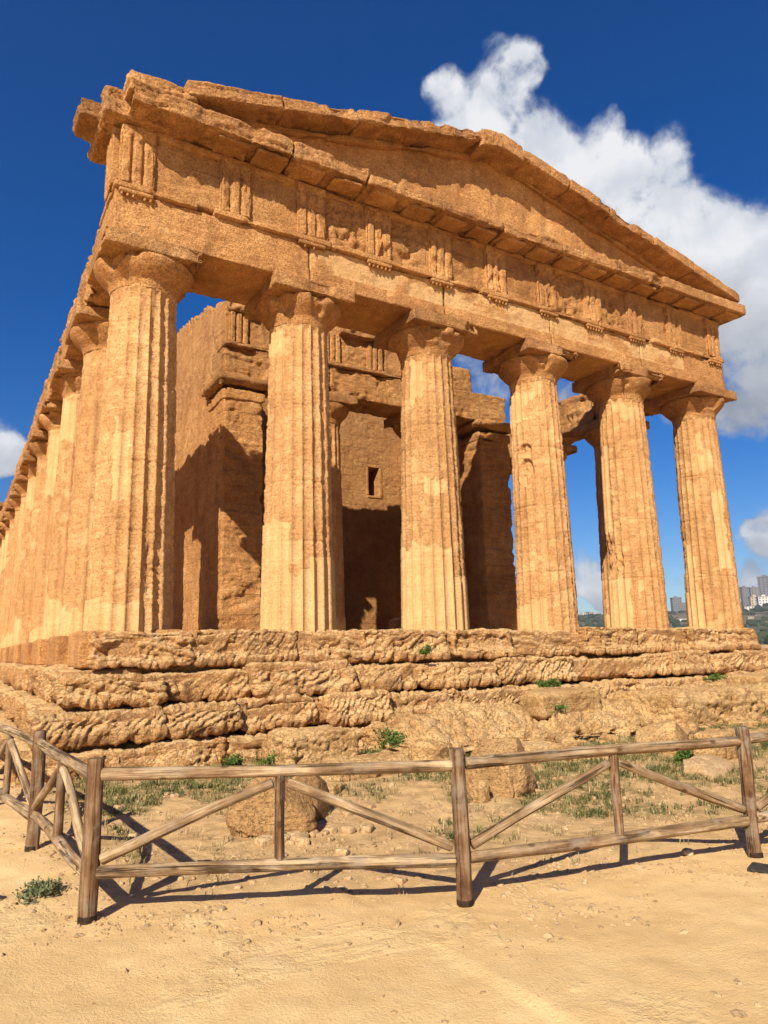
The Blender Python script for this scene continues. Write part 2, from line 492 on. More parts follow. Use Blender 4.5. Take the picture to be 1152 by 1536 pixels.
def plain_mat(name, c1, c2, scale=3.0, rough=.9):
    m, N, b = new_mat(name)
    P = N.n('ShaderNodeNewGeometry').outputs['Position']
    col = N.mix(N.step(N.noise(P, scale, 5, .6), .35, .65), c1, c2)
    N.link(col, b.inputs['Base Color']); b.inputs['Roughness'].default_value = rough
    return m
LEAF = plain_mat('leaf_green', (.045, .085, .014), (.115, .165, .030), 9)
LEAF_G = plain_mat('leaf_grey_green', (.075, .090, .035), (.155, .160, .075), 9)
GRASS = plain_mat('grass_green', (.075, .085, .022), (.21, .18, .065), 2.5)
for m_ in (LEAF, LEAF_G, GRASS):
    m_.node_tree.nodes['Principled BSDF'].inputs['Roughness'].default_value = .6
DARK = plain_mat('dark_slate', (.035, .027, .022), (.065, .05, .04), 20)
SLEEVE = plain_mat('dark_post_base', (.022, .013, .008), (.055, .03, .016), 30)  # darker band around the foot of each post

# ------------------------------------------------------------------ ground
def ground_h(x, y):
    P = np.stack([x, y, np.zeros_like(x)], -1)
    h = np.full(len(P), -2.05, np.float32)
    near = sm(np.hypot(x, y), 60, 25)
    h += near * (.035 * fbm(P * .35, 3) + .013 * fbm(P * 1.6 + 5, 3) + .010 * fbm(P * 6 + 2, 3))
    beh = sm(y, -7.2, -4.5)
    h += near * beh * (.05 + .03 * fbm(P * 2.3 + 8, 3))
    h += near * .30 * sm(x, 7, 17) * sm(y, -8, -3.5)
    h += near * .25 * sm(-x, 2.5, 7) * sm(y, -6, 0)
    return h

fence_line_y = lambda x: np.interp(x, [-1.64, .53, 3.05, 8], [-7.3, -8.36, -8.79, -9.5])
u = np.linspace(-1, 1, 430)
gx = 2.0 + 9.0 * u + 6000 * np.sign(u) * np.abs(u) ** 15
gy = -8.0 + 8.0 * u + 6000 * np.sign(u) * np.abs(u) ** 15
GXm, GYm = np.meshgrid(gx, gy, indexing='ij')
xf, yf = GXm.ravel(), GYm.ravel()
Vg = np.stack([xf, yf, ground_h(xf.astype(np.float32), yf.astype(np.float32))], -1)
nn = len(u)
ii, jj = np.meshgrid(np.arange(nn - 1), np.arange(nn - 1), indexing='ij')
a = (ii * nn + jj).ravel()
Fg = np.stack([a, a + nn, a + nn + 1, a + 1], -1)
fy = fence_line_y(xf)
P2 = np.stack([xf, yf, 0 * xf], -1).astype(np.float32)
soil = sm(yf + .25 * fbm(P2 * 1.7, 3), fy + .0, fy + .9) * sm(xf + .2 * fbm(P2 * 1.5 + 3, 2), -1.9, -1.3)
def green_mask(x, y):
    P = np.stack([x, y, 0 * x], -1).astype(np.float32)
    f_ = fence_line_y(x)
    g = sm(y - f_, .9, 1.9) * sm(x, -1.5, -.9) * sm(-y, 1.4, 1.9)
    n = fbm(P * .75 + 21, 3)
    g *= sm(n + .35 * sm(x, 2.0, 4.0) + .35 * sm(y, -5.3, -3.9) - .02, .0, .40)
    return g
obj('ground', mesh('ground', Vg, Fg, attr={'soil': soil, 'green': green_mask(xf, yf)}), SAND)
bpy.data.objects['ground']['kind'] = 'structure'

# ------------------------------------------------------------------ temple
AX = [0, 3.0525, 6.1606, 9.3312, 12.4393, 15.4918]
FY = [0] + [3.038 + 3.181 * k for k in range(11)] + [37.9]
T = empty('temple', (7.7, 18, -2.0), 'ruined golden sandstone Doric temple with fluted columns and a broken pediment', 'temple')
T.location = (0, 0, 0)

def part(name, VF, mat=None, parent=None, attr=None, smooth=True):
    V, F = VF
    return obj(name, mesh(name, V, F, smooth, attr), mat or STONE, parent or T)

ZN, ZE, ZA, ZB = 5.92, 6.44, 6.42, 6.69   # neck, echinus top, abacus bottom / top
def shaft(seed, cx, cy, nf, nz, repairs=(), spots=(), z0=0.0):
    nseg = 20 * nf
    th = np.linspace(0, 2 * np.pi, nseg, endpoint=False)
    z = np.linspace(z0, ZN + .03, nz)
    TH, Z = np.meshgrid(th, z, indexing='xy')
    TH, Z = TH.ravel(), Z.ravel()
    t = np.clip(Z / ZN, 0, 1)
    Rr = .715 - .128 * t + .012 * np.sin(np.pi * t)
    fr = (TH / (2 * np.pi) * 20) % 1.0
    flute = np.sin(np.pi * fr) ** .55
    c, s = np.cos(TH), np.sin(TH)
    Pw = np.stack([cx + Rr * c, cy + Rr * s, Z], -1).astype(np.float32)
    dv = np.array([CX - cx, CY - cy]); dv = dv / np.hypot(*dv); rv = np.array([-dv[1], dv[0]])
    side = c * rv[0] + s * rv[1]; front = c * dv[0] + s * dv[1]
    o = seed * 5.1
    er = sm(fbm(Pw * np.array([.9, .9, .7]) + o, 4), -.22, .42)
    rep = np.zeros(len(Z))
    nzj = fbm(Pw * np.array([2.2, 2.2, 1.6]) + o + 3, 3)
    for (s0, s1, za, zb, jag) in repairs:
        sj = side + .10 * fbm(Pw * np.array([3, 3, 2.4]) + o + 7, 3)
        w = sm(sj, s0 - .06, s0 + .02) * (1 - sm(sj, s1 - .02, s1 + .06)) if s1 < .99 else sm(sj, s0 - .06, s0 + .02)
        if s0 < -.99: w = 1 - sm(sj, s1 - .02, s1 + .06) if s1 < .99 else np.ones(len(Z))
        m = sm(Z + jag * nzj, za - .015, za + .015) * (1 - sm(Z + jag * nzj, zb - .015, zb + .015)) * (w > .5) * (front > -.2)
        rep = np.maximum(rep, m)
    dep = .084 * (1 - .30 * t) * (1 - sm(Z + .03 * np.sin(np.pi * fr), ZN - .10, ZN + .03)) * (1 - .50 * er * (1 - rep))
    r = Rr - dep * flute
    arris = (1 - flute) ** 3
    lam = fbm(Pw * np.array([3.5, 3.5, 24.0]) + o, 3)
    pit = sm(fbm(Pw * 8.5 + o, 3), .05, .5)
    r += (1 - rep) * (-.008 - .012 * er + .006 * lam - .013 * pit * (.3 + er) + .007 * fbm(Pw * 3 + o, 3) + .004 * fbm(Pw * 19 + o, 2) - .016 * arris * sm(fbm(Pw * 5 + o, 2), -.05, .35))
    for zj in (1.42 + .2 * math.sin(seed), 2.83 + .15 * math.cos(seed * 2), 4.25 + .1 * math.sin(seed * 3)):
        wob = .012 * fbm(Pw * 3 + o, 2)
        r -= .024 * np.exp(-((Z - zj + wob) / .016) ** 2) * (1 - .5 * rep) * sm(fbm(Pw * 2.5 + zj, 2), -.45, .05)
    for (s0, zc, rs, rz, dp) in spots:
        q = ((side - s0) / rs) ** 2 + ((Z - zc) / rz) ** 2
        m = (1 - sm(np.sqrt(q), .8, 1.05)) * (front > 0)
        r -= m * (dp + .05 * fbm(Pw * 9 + o, 3))
    stain = .50 * sm(fbm(Pw * np.array([2.6, 2.6, 3.6]) + o + 13, 4), .06, .26) * sm(fbm(Pw * .7 + o + 3, 2), -.3, .2)
    rep = np.maximum(rep * .80, stain)
    V = np.stack([r * c, r * s, Z], -1)
    k, j = np.meshgrid(np.arange(nz - 1), np.arange(nseg), indexing='ij')
    a_ = k * nseg + j; b_ = k * nseg + (j + 1) % nseg
    F = np.stack([a_, b_, b_ + nseg, a_ + nseg], -1).reshape(-1, 4)
    return V, F, rep

def echinus(seed, cx, cy, nseg=96, nz=36, brk=.13):
    prof = np.array([(.575, ZN - .02), (.586, ZN + .04), (.597, ZN + .08), (.618, ZN + .12), (.700, ZN + .205), (.785, ZN + .295), (.848, ZN + .385), (.868, ZN + .44), (.855, ZN + .50), (.72, ZE + .01), (.3, ZE + .012)])
    tt = np.linspace(0, len(prof) - 1, nz)
    rr = np.interp(tt, np.arange(len(prof)), prof[:, 0]); zz = np.interp(tt, np.arange(len(prof)), prof[:, 1])
    th = np.linspace(0, 2 * np.pi, nseg, endpoint=False)
    TH, k = np.meshgrid(th, np.arange(nz)); TH = TH.ravel(); k = k.ravel()
    r = rr[k]; z = zz[k]
    P = np.stack([cx + r * np.cos(TH), cy + r * np.sin(TH), z], -1).astype(np.float32)
    o = seed * 4.3
    br = sm(fbm(P * np.array([1.25, 1.25, .9]) + o, 3), .10, .30)
    hi = sm(r, .60, .80)
    r = r - brk * br * hi * (1 + .5 * fbm(P * 6 + o, 3)) + .012 * fbm(P * 4 + o, 3) - .012 * sm(fbm(P * 9 + o, 3), .1, .5)
    V = np.stack([r * np.cos(TH), r * np.sin(TH), z], -1)
    kk, j = np.meshgrid(np.arange(nz - 1), np.arange(nseg), indexing='ij')
    a_ = kk * nseg + j; b_ = kk * nseg + (j + 1) % nseg
    return V, np.stack([a_, b_, b_ + nseg, a_ + nseg], -1).reshape(-1, 4)

def abacus(seed, cx, cy, res=.035, cut=None):
    h = .862
    def fn(Q, N):
        W_ = Q + np.array([cx, cy, 0], np.float32)
        cr = sm(np.minimum(np.abs(Q[:, 0]), np.abs(Q[:, 1])), .35, .8)
        d = -(.10 if seed != 6 else .03) * sm(fbm(W_ * 1.3 + seed * 2.9, 3), .10, .38) * (.25 + cr)
        if cut is not None:
            q = np.hypot(Q[:, 0] - cut[0], Q[:, 1] - cut[1])
            d -= cut[2] * sm(-q + .12 * fbm(W_ * 3 + seed, 3), -cut[3], -cut[3] * .35)
        return d
    return rbox((-h, -h, ZA), (h, h, ZB), res, .022, seed, .016, fn=fn, wpos=lambda q: q + np.array([cx, cy, 0], np.float32), pits=.010, bedf=14)

REP = {0: [(-1, .32, -.2, .48, .15), (-.62, -.22, 2.25, 3.3, .5), (-.1, .15, 4.9, 5.2, .3)],
       1: [(-1, -.28, -.2, 2.0, .25), (-.28, 1, -.2, .95, .35), (-.3, .1, 1.2, 1.6, .25), (.35, 1, -.2, 1.3, .1), (-1, -.5, 5.3, 5.95, .3)],
       2: [(-1, .62, -.2, 1.72, .30), (.62, 1, -.2, 1.05, .2), (-.6, -.2, 4.9, 5.9, .5), (-.2, .5, 2.7, 3.0, .6)],
       3: [(-1, -.02, -.3, .50, .35), (-1, -.45, 4.9, 5.7, .3), (-.4, .3, 5.3, 5.75, .5)],
       4: [(-1, -.25, -.2, 1.35, .25), (-1, -.75, 2.5, 4.6, .3), (.1, .35, .8, 1.2, .5), (-.5, .5, 5.5, 5.9, .4)],
       5: [(-1, -.38, -.2, 1.0, .08), (-.85, -.55, .9, 2.3, .05), (-.1, .6, 3.9, 5.1, .9), (.4, .8, 1.5, 3.4, .9)]}
SPOT = {3: [(-.45, 3.62, .30, .34, .11), (-.48, 4.15, .28, .17, .08)], 4: [(-.9, 1.8, .25, .5, .05), (-.55, 1.6, .22, .35, .03)], 0: [(.45, 1.0, .12, .5, .02)], 5: [(-.95, 2.0, .14, .6, .03)]}
CUT = {3: (.75, -.75, .15, .7), 4: (.6, -.8, .13, .6), 1: (.1, -.9, .05, .4)}
for i, x in enumerate(AX):
    V, F, rep = shaft(i + 1, x, 0, 11, 300, REP.get(i, ()), SPOT.get(i, ()), z0=-.12)
    c_ = obj('column', mesh('column', V, F, attr={'repair': rep}), COLUMN, T, (x, 0, 0))
    part('capital', echinus(i + 1, x, 0, 140, 48), STONE, c_)
    part('abacus', abacus(i + 1, x, 0, .03, CUT.get(i)), STONE_UP, c_)
# peristyle columns: three worn shafts, copied along the flanks and the rear
proto = []
for k in range(4):
    reps = [[(-1, 1, -.2, .55, .4), (-.4, .1, 1.2, 2.6, .8)], [(-1, .2, -.2, .9, .4), (-1, -.3, 4.8, 5.9, .4)], [(-1, 1, -.2, .35, .5), (-.9, .0, 4.2, 5.9, .6), (-.6, .1, 1.2, 1.9, .6)], [(-.6, 1, -.2, .8, .6)]][k]
    fx, fy_ = 0, FY[k + 1]
    V, F, rep = shaft(20 + k, fx, fy_, 7, 150, reps)
    proto.append((mesh('column', V, F, attr={'repair': rep}), mesh('capital', *echinus(30 + k, fx, fy_, 64, 26, .2)), mesh('abacus', *abacus(40 + k, fx, fy_, .06))))
for me in [m for p in proto for m in p]:
    me.materials.append(STONE_UP if me.name.startswith('abacus') else COLUMN if me.name.startswith('column') else STONE)
spots_ = [(0, y) for y in FY[1:]] + [(AX[5], y) for y in FY[1:]] + [(x, FY[-1]) for x in AX[1:5]]
for q, (x, y) in enumerate(spots_):
    k = q % 4 if q < 4 else (q * 7 + q // 3) % 4
    ms = proto[k]
    c_ = obj('column', ms[0], None, T, (x, y, 0))
    if q >= 4 : c_.rotation_euler.z = (q % 4) * math.pi / 2 * (0 if x == 0 and q < 12 else 1)
    obj('capital', ms[1], None, c_); obj('abacus', ms[2], None, c_)

# --- front entablature
JX = [-.72, 2.95, 6.2, 9.3, 12.5, 16.0]
def long_erosion(amp, thr=.15, f=.9, seed=0):
    def fn(Q, N):
        return -amp * sm(fbm(Q * f + seed, 3), thr, thr + .3)
    return fn
for k in range(5):
    z1 = 7.50
    VF = rbox((JX[k] + .006, -.750 + .012 * (k % 2), 6.672), (JX[k + 1] - .006, .76, z1), (.04, .06, .02), .018, 50, .011, fn=lambda Q, N: long_erosion(.03, .2)(Q, N) + .034 * (Q[:, 2] < 6.96 + .02 * fbm(Q * 2, 2)) * sm(-N[:, 1], .3, .9), pits=.012, bedf=16)
    Vp = VF[0].astype(np.float32)
    rp = sm(Vp[:, 2], 6.97, 7.0) * (Vp[:, 1] < -.6) * sm(Vp[:, 0], 2.95, 2.97) * (1 - sm(Vp[:, 0], 14.2, 14.22)) * sm(fbm(Vp * 1.3 + 5, 4) + .25, -.1, .25) * .75
    b_ = part('architrave_block', VF, STONE, attr={'repair': rp})
TRI = [-.36, 1.42, 2.98, 4.52, 6.10, 7.66, 9.24, 10.78, 12.34, 13.92, 15.62]
# taenia in worn lengths
for k, (xa, xb) in enumerate([(-.74, .72), (1.02, 3.4), (3.42, 7.2), (7.21, 10.9), (10.92, 12.9), (12.93, 16.06)]):
    part('taenia', rbox((xa, -.842, 7.502), (xb, .70, 7.622), (.05, .12, .022), .018, 60 + k, .012, fn=long_erosion(.05, .12, 1.6, k), pits=.01), STONE)
def regula(x, seed, w=.58):
    V, F = rbox((x - w / 2, -.836, 7.428), (x + w / 2, -.70, 7.503), .03, .012, seed, .008, pits=.006)
    Vs, Fs = [V], [F]; n = len(V)
    for g in range(6):
        if random.random() < .12: continue
        cx = x - w / 2 + w * (g + .5) / 6
        th = np.linspace(0, 2 * np.pi, 10, endpoint=False)
        rr = [.020, .023, .024, .004]; zz = [7.44, 7.40, 7.365, 7.362]
        P = np.concatenate([np.stack([cx + r_ * np.cos(th), -.80 + r_ * np.sin(th), np.full(10, z_)], -1) for r_, z_ in zip(rr, zz)])
        f_ = [[m * 10 + j, (m + 1) * 10 + j, (m + 1) * 10 + (j + 1) % 10, m * 10 + (j + 1) % 10] for m in range(3) for j in range(10)]
        Vs.append(P); Fs.append(np.array(f_) + n); n += len(P)
    return np.concatenate(Vs), np.concatenate(Fs)
fr_ = part('frieze', rbox((-.66, -.745, 7.60), (15.92, .68, 8.80), (.05, .10, .04), .02, 71, .016, fn=lambda Q, N: long_erosion(.045, .12, 1.1)(Q, N) - .085 * sm(fbm(Q * np.array([5.5, 5.5, 4.5]) + 3, 3), -.05, .3) * np.maximum.reduce([np.exp(-((Q[:, 0] - c_) / w_) ** 4) for c_, w_ in ((3.75, .5), (5.25, .35), (10.0, .45), (11.6, .4))]) * sm(-N[:, 1], .3, .9), pits=.016, bedf=13), WALL)
TW = .60
def triglyph(x, seed, worn):
    def fn(Q, N):
        u_ = (Q[:, 0] - (x - TW / 2)) / TW
        g = np.zeros(len(Q))
        zf = 1 - sm(Q[:, 2], 8.52, 8.60)
        for c_ in (0.0, 1 / 3, 2 / 3, 1.0):
            g = np.maximum(g, 1 - np.clip(np.abs(u_ - c_) / .075, 0, 1))
        fr = sm(-N[:, 1], .3, .9)
        d = -.062 * g * zf * fr
        d -= worn * .085 * sm(fbm(Q * np.array([3, 3, 2.2]) + seed, 3), -.1, .35) * fr
        return d
    return rbox((x - TW / 2, -.838, 7.62), (x + TW / 2, -.70, 8.74), (.016, .05, .028), .02, seed, .012, fn=fn, pits=.014)
WORN = [.35, .55, .6, 1.1, .45, .6, .9, .5, .7, .3, .25]
for k, x in enumerate(TRI):
    part('triglyph', triglyph(x, 80 + k, WORN[k]), STONE, fr_)
    if k not in (1,):
        part('regula', regula(x, 100 + k), STONE, fr_)
part('frieze_band', rbox((-.70, -.80, 8.66), (15.98, .6, 8.80), (.06, .2, .03), .02, 90, .012, fn=long_erosion(.05, .1, 1.4), pits=.01), STONE, fr_)
# the frieze returns round the left corner
V, F = rbox((-.30, -.838, 7.62), (.30, -.70, 8.74), .03, .02, 95, .014, fn=lambda Q, N: -.06 * np.maximum(0, 1 - np.abs(np.abs(Q[:, 0]) - .1) / .05))
V = rotz(V, -math.pi / 2) + np.array([.06, -.36, 0]); part('triglyph', (V, F), STONE, fr_)

# horizontal cornice in blocks with mutules beneath
GJ = [-.62, 2.35, 4.0, 5.8, 7.5, 9.3, 11.0, 12.9, 14.6, 16.42]
for k in range(9):
    def fn(Q, N, k=k):
        return -(.065 if k < 7 else .02) * sm(fbm(Q * 1.1 + k, 3), .05, .4)
    top = 9.14 if k < 2 else (9.04 if k < 6 else 9.13)
    z0 = 8.80 if k < 7 else 8.84
    dy = [-.015, -.01, .01, .015, .02, .01, .0, -.01, -.01][k]
    cb = part('cornice_block', rbox((GJ[k] + .004, -1.38 + dy, z0), (GJ[k + 1] - .004, .55, top), (.03, .06, .025), (.03 if k < 4 else .05) if k < 7 else .02, 120 + k, .022 if k < 7 else .012, fn=fn, pits=.02 if k < 7 else .01, layer=.035 if k < 7 else 0, lf=13), STONE_UP)
    n_m = 4 if k == 0 else 2
    for q in range(n_m):
        xm = GJ[k] + (GJ[k + 1] - GJ[k]) * (q + .5) / n_m
        if k == 0 and q < 2: continue
        mv = rbox((xm - .31, -1.30 + dy + .04, z0 - (.04 if k < 2 else .055)), (xm + .31, -.80, z0 + .02), .05, .018, 140 + k * 2 + q, .012, fn=long_erosion(.05, .2, 1.7, q), pits=.01)
        part('mutule', mv, STONE, cb)
part('cornice_block', rbox((-1.30, -.42, 8.97), (-.30, .30, 9.30), .03, .05, 160, .04, pits=.03, layer=.05, lf=9, fn=lambda Q, N: -.20 * sm(Q[:, 0], -.95, -.6) * sm(-Q[:, 2], -9.1, -8.95)), STONE_UP)
part('cornice_block', rbox((-.98, -.95, 8.80), (.3, .6, 9.24), .03, .06, 161, .05, pits=.03, layer=.06, lf=9), STONE_UP)
part('cornice_block', rbox((-.66, -1.30, 9.08), (.50, -.1, 9.50), .03, .06, 162, .05, pits=.03, layer=.06, lf=10), STONE_UP)

# pediment
XA, ZAP = 7.62, 11.40
SLL, SLR = .245, .222
def rake_z(x):
    return np.where(x < XA, ZAP - SLL * (XA - x), ZAP - SLR * (x - XA))
def tymp_warp(Q):
    h = np.maximum(rake_z(Q[:, 0]) - .26 - 9.05, .02)
    return np.stack([Q[:, 0], Q[:, 1], 9.05 + (Q[:, 2] - 9.05) * h], -1)
def tfn(Q, N):
    return np.where(N[:, 1] < -.5, 1, 0) * (-.03 * sm(fbm(Q * np.array([1.2, 1.2, 1.8]) + 4, 3), 0, .3))
part('tympanum', rbox((.3, -.72, 9.05), (15.6, -.1, 10.05), (.05, .15, .018), .012, 170, .012, fn=tfn, warp=tymp_warp, pits=.012, bedf=12), STONE)
RL = [.28, 2.12, 3.75, 5.32, 7.0]
RRr = [8.25, 9.75, 11.15, 12.75, 14.3, 16.30]
def rake_block(xa, xb, sl, up_, seed, amp, dy=0.0, thick=.30, cut=.10):
    """a slab lying along the slope; xa..xb are plan limits"""
    L_ = (xb - xa) * math.hypot(1, sl)
    def fn(Q, N):
        return -cut * sm(fbm(Q * 1.2 + seed * 1.7, 3), .05, .4)
    def warp(Q):
        ang = math.atan(sl if up_ else -sl)
        q = rot_y(Q, ang, (0, 0, 0))
        return q + np.array([xa, 0, float(rake_z(np.array([xa]))[0])], np.float32)
    return rbox((.008, -1.36 + dy, -thick), (L_ - .008, .25, 0), (.03, .06, .02), .035, seed, amp * .8, fn=fn, warp=warp, pits=amp * .6, layer=amp, lf=14)
for k in range(4):
    part('raking_cornice', rake_block(RL[k], RL[k + 1], SLL, True, 180 + k, .026, [.0, .03, -.01, .02][k], [.29, .28, .30, .29][k], .07), STONE_UP)
V, F = rbox((7.0, -1.34, 11.0), (8.25, .25, 11.42), (.04, .06, .03), .05, 186, .026, pits=.02,
            warp=lambda Q: np.stack([Q[:, 0], Q[:, 1], Q[:, 2] + (rake_z(Q[:, 0]) - ZAP) * 1.0], -1))
part('raking_cornice', (V, F), STONE_UP)
for k in range(5):
    a_ = .026 if k < 3 else .012
    part('raking_cornice', rake_block(RRr[k], RRr[k + 1], SLR, False, 190 + k, a_, [.015, -.01, .02, -.02, -.02][k], .29, .07 if k < 3 else .02), STONE_UP)
# mouldings under the raking cornice
for xa, xb, sl, up_, sd in ((.9, 7.5, SLL, True, 200), (7.75, 15.3, SLR, False, 201)):
    L_ = (xb - xa) * math.hypot(1, sl)
    V, F = rbox((0, -.84, -.40), (L_, -.4, -.27), (.06, .1, .03), .02, sd, .02, fn=long_erosion(.05, .0, 1.0, sd), pits=.012)
    V = rot_y(V, math.atan(sl if up_ else -sl), (0, 0, 0)) + np.array([xa, 0, float(rake_z(np.array([xa]))[0])])
    part('raking_moulding', (V, F), STONE)

# flank architraves (frieze lost)
for sx, x0, x1 in ((0, -.72, .70), (1, AX[5] - .72, 16.02)):
    for k in range(12):
        ya = FY[k] + (.77 if k == 0 else 0); yb = FY[k + 1]
        rs = .05 if k < 4 else .10
        topz = 7.60 + .06 * math.sin(k * 2.3) + (.22 if sx and k in (0, 1) else 0)
        def fn(Q, N, k=k):
            return -.30 * sm(fbm(Q * 1.5 + k, 3), .0, .4) * sm(N[:, 2], -.1, .6) - .12 * sm(fbm(Q * 2.4 + k + 9, 3), .08, .35)
        part('architrave_block', rbox((x0, ya + .01, 6.672), (x1, yb - .01, topz), rs, .04, 210 + k + 20 * sx, .045, fn=fn, pits=.03, layer=.05, lf=8), STONE_UP)
# rear front
part('architrave_block', rbox((-.72, 37.1, 6.672), (16.0, 38.7, 7.6), .15, .03, 240, .02), STONE)
part('frieze', rbox((-.66, 37.15, 7.6), (15.95, 38.65, 8.8), .15, .03, 241, .02), STONE)
part('cornice_block', rbox((-1.25, 36.9, 8.8), (16.6, 39.3, 9.15), .15, .05, 242, .04), STONE_UP)
part('tympanum', rbox((.3, 37.4, 9.05), (15.6, 38.2, 10.05), (.15, .3, .06), .02, 243, .02, warp=lambda Q: np.stack([Q[:, 0], Q[:, 1], 9.05 + (Q[:, 2] - 9.05) * np.maximum(rake_z(Q[:, 0]) - 9.0, .02)], -1)), STONE)

# --- floor and steps
part('floor_slab', rbox((-.35, -.55, -.70), (16.0, 38.6, -.035), (.3, .4, .3), .03, 250, .02, pits=0), STEP)
COURSE = [(-.90, -.55, .005, -.72, 16.2), (-1.26, -1.06, -.56, -1.20, 16.9), (-1.62, -1.54, -1.075, -1.50, 17.3), (-2.00, -2.30, -1.555, -1.75, 3.6)]
BED = [(.15, 0, 1), (-.65, .2, .9), (-.75, .1, .75), (.5, 0, .9)]
for ci, (yf_, z0, z1, xl, xr) in enumerate(COURSE):
    core = part('step', rbox((xl + .24, yf_ + .19, z0 - .02), (xr - .1, yf_ + 1.3, z1 - (.12 if ci else .04)), (.04, .10, .03), .08, 260 + ci, .04, layer=.04, lf=10, bed=BED[ci]), STEP)
    x = xl
    rr = random.Random(40 + ci)
    n = 0
    while x < xr - .5:
        L_ = rr.uniform(1.15, 2.1)
        xe = min(x + L_, xr)
        if xr - xe < .6: xe = xr
        dy = rr.uniform(-.08, .14); dz = rr.uniform(-.13, .015) if ci else rr.uniform(-.03, .004)
        if ci == 0 and 6.9 < (x + xe) / 2 < 9.0: dz -= .13; dy += .1
        if ci in (1, 2) and 5.5 < x < 11: dy += rr.uniform(0, .2); dz -= rr.uniform(0, .12)
        bed = BED[ci] if rr.random() < .6 else (rr.uniform(-.9, .9), .1, rr.uniform(.5, 1))
        big = .026
        sl = rr.uniform(.0, .12)
        def fn(Q, N, x=x, n=n, ci=ci, z0=z0, z1=z1):
            f_ = sm(fbm(Q * np.array([.9, .9, 1.4]) + n * 3 + ci * 11, 3), -.02, .4)
            zz = (Q[:, 2] - z0) / (z1 - z0)
            hat = 0
            if ci in (1, 2):
                al = .62 + .25 * math.sin(n * 1.7 + ci)
                tt = (Q[:, 2] * math.cos(al) - Q[:, 0] * math.sin(al)) * (10.5 + 3 * math.sin(n * 2.9)) + 1.3 * fbm(Q * 1.4 + n, 3) + .55 * fbm(Q * 5 + n, 3)
                sw = tt - np.floor(tt)
                hat = -.034 * (sm(sw, .0, .75) * (1 - sm(sw, .80, 1.0))) * sm(fbm(Q * np.array([.8, .8, 1.0]) + 31 + ci * 7, 2), -.18, .12) * sm(-N[:, 1], .0, .7) + .02
            return hat - (.12 if ci else .05) * sm(zz, .25, 1.0) * sm(-N[:, 1] + .3 * N[:, 2], .1, .9) - .13 * f_ * (.5 + .6 * zz) * sm(-N[:, 1] + .4 * N[:, 2], 0, .8) - .05 * sm(fbm(Q * 4.2 + n, 3), .1, .3) + .10 * sm(.40 - zz, 0, .4) * sm(-N[:, 1], -.2, .6)
        VF = rbox((x + .012, yf_ + dy, z0), (xe - .012, yf_ + .85, z1 + dz), (.024, .05, .020), (.11, .07)[ci == 0] if ci != 3 else .10, 300 + ci * 20 + n, big, fn=fn, bed=bed, bedf=rr.uniform(14, 22), pits=.030, bedamp=rr.choice([.3, .6, .8]), layer=rr.uniform(.03, .055), lf=rr.uniform(9, 15))
        part('step_block', VF, STEP, core)
        x = xe; n += 1
# left flank steps, running back beside the colonnade
for ci, (yf_, z0, z1, xl, xr) in enumerate(COURSE[1:], 1):
    y = yf_ + .86; n = 0
    rr = random.Random(80 + ci)
    core = part('step', rbox((xl + .12, y - .3, z0 - .02), (xl + 1.3, 38.9, z1 - .04), (.15, .25, .12), .05, 280 + ci, .05), STEP)
    while y < 30:
        L_ = rr.uniform(1.3, 2.2); rs = .035 if y < 4 else .08
        def fn(Q, N, n=n):
            return -.12 * sm(fbm(Q * 1.1 + n * 3, 3), -.02, .4)
        part('step_block', rbox((xl + rr.uniform(-.04, .06), y + .012, z0), (xl + .9, y + L_ - .012, z1 + rr.uniform(-.06, .01)), rs, .08, 380 + ci * 30 + n, .045, fn=fn, bed=(0, rr.uniform(-.8, .8), .8), bedf=13, pits=.03, bedamp=.6, layer=.07, lf=11), STEP, core)
        y += L_; n += 1
# plinths under the left flank columns (the stylobate between them is lost)
for k in range(0, 12):
    part('plinth', rbox((-.83, FY[k] - (.62 if k == 0 else .74), -.58), (.75, FY[k] + .74, .002), .05 if k < 5 else .1, .035, 500 + k, .02, pits=.015), STONE)
    part('plinth', rbox((AX[5] - .75, FY[k + 1] - 1.2, -.58), (16.15, FY[k + 1] + 1.2, .001), .1, .04, 520 + k, .02, pits=.015), STEP)
part('step', rbox((15.0, -.6, -2.2), (16.9, 38.8, -.56), .25, .06, 540, .05), STEP)
part('step', rbox((15.6, -.9, -2.2), (17.3, 38.8, -1.07), .25, .06, 541, .05), STEP)

# --- cella
def jag_top(z0, fz, amp=.25, f=.8):
    def warp(Q):
        top = fz(Q)
        P_ = np.stack([Q[:, 0] * .2, Q[:, 1], Q[:, 0] * 0], -1)
        t_ = top + amp * fbm(P_ * f + 3, 4) - amp * .4 * np.floor(2 * fbm(P_ * .9 + 8, 2))
        return np.stack([Q[:, 0], Q[:, 1], z0 + (Q[:, 2] - z0) * (t_ - z0)], -1)
    return warp
WX0, WX1 = 3.05, 12.44
cl = part('cella_wall', rbox((WX0, 5.25, 0), (WX0 + .78, 33, 1), (.1, .05, .008), .003, 560, .024, pits=.03, wpos=lambda q: q * np.array([1, 1, 9], np.float32), warp=jag_top(0, lambda Q: np.interp(Q[:, 1], [4, 5.2, 6.2, 8, 33], [8.75, 8.95, 9.2, 9.7, 9.7]), .16)), WALL)
part('cella_wall', rbox((WX1 - .78, 5.25, 0), (WX1, 33, 1), (.1, .06, .012), .003, 561, .024, pits=.03, wpos=lambda q: q * np.array([1, 1, 9], np.float32), warp=jag_top(0, lambda Q: np.full(len(Q), 7.35), .10)), WALL)
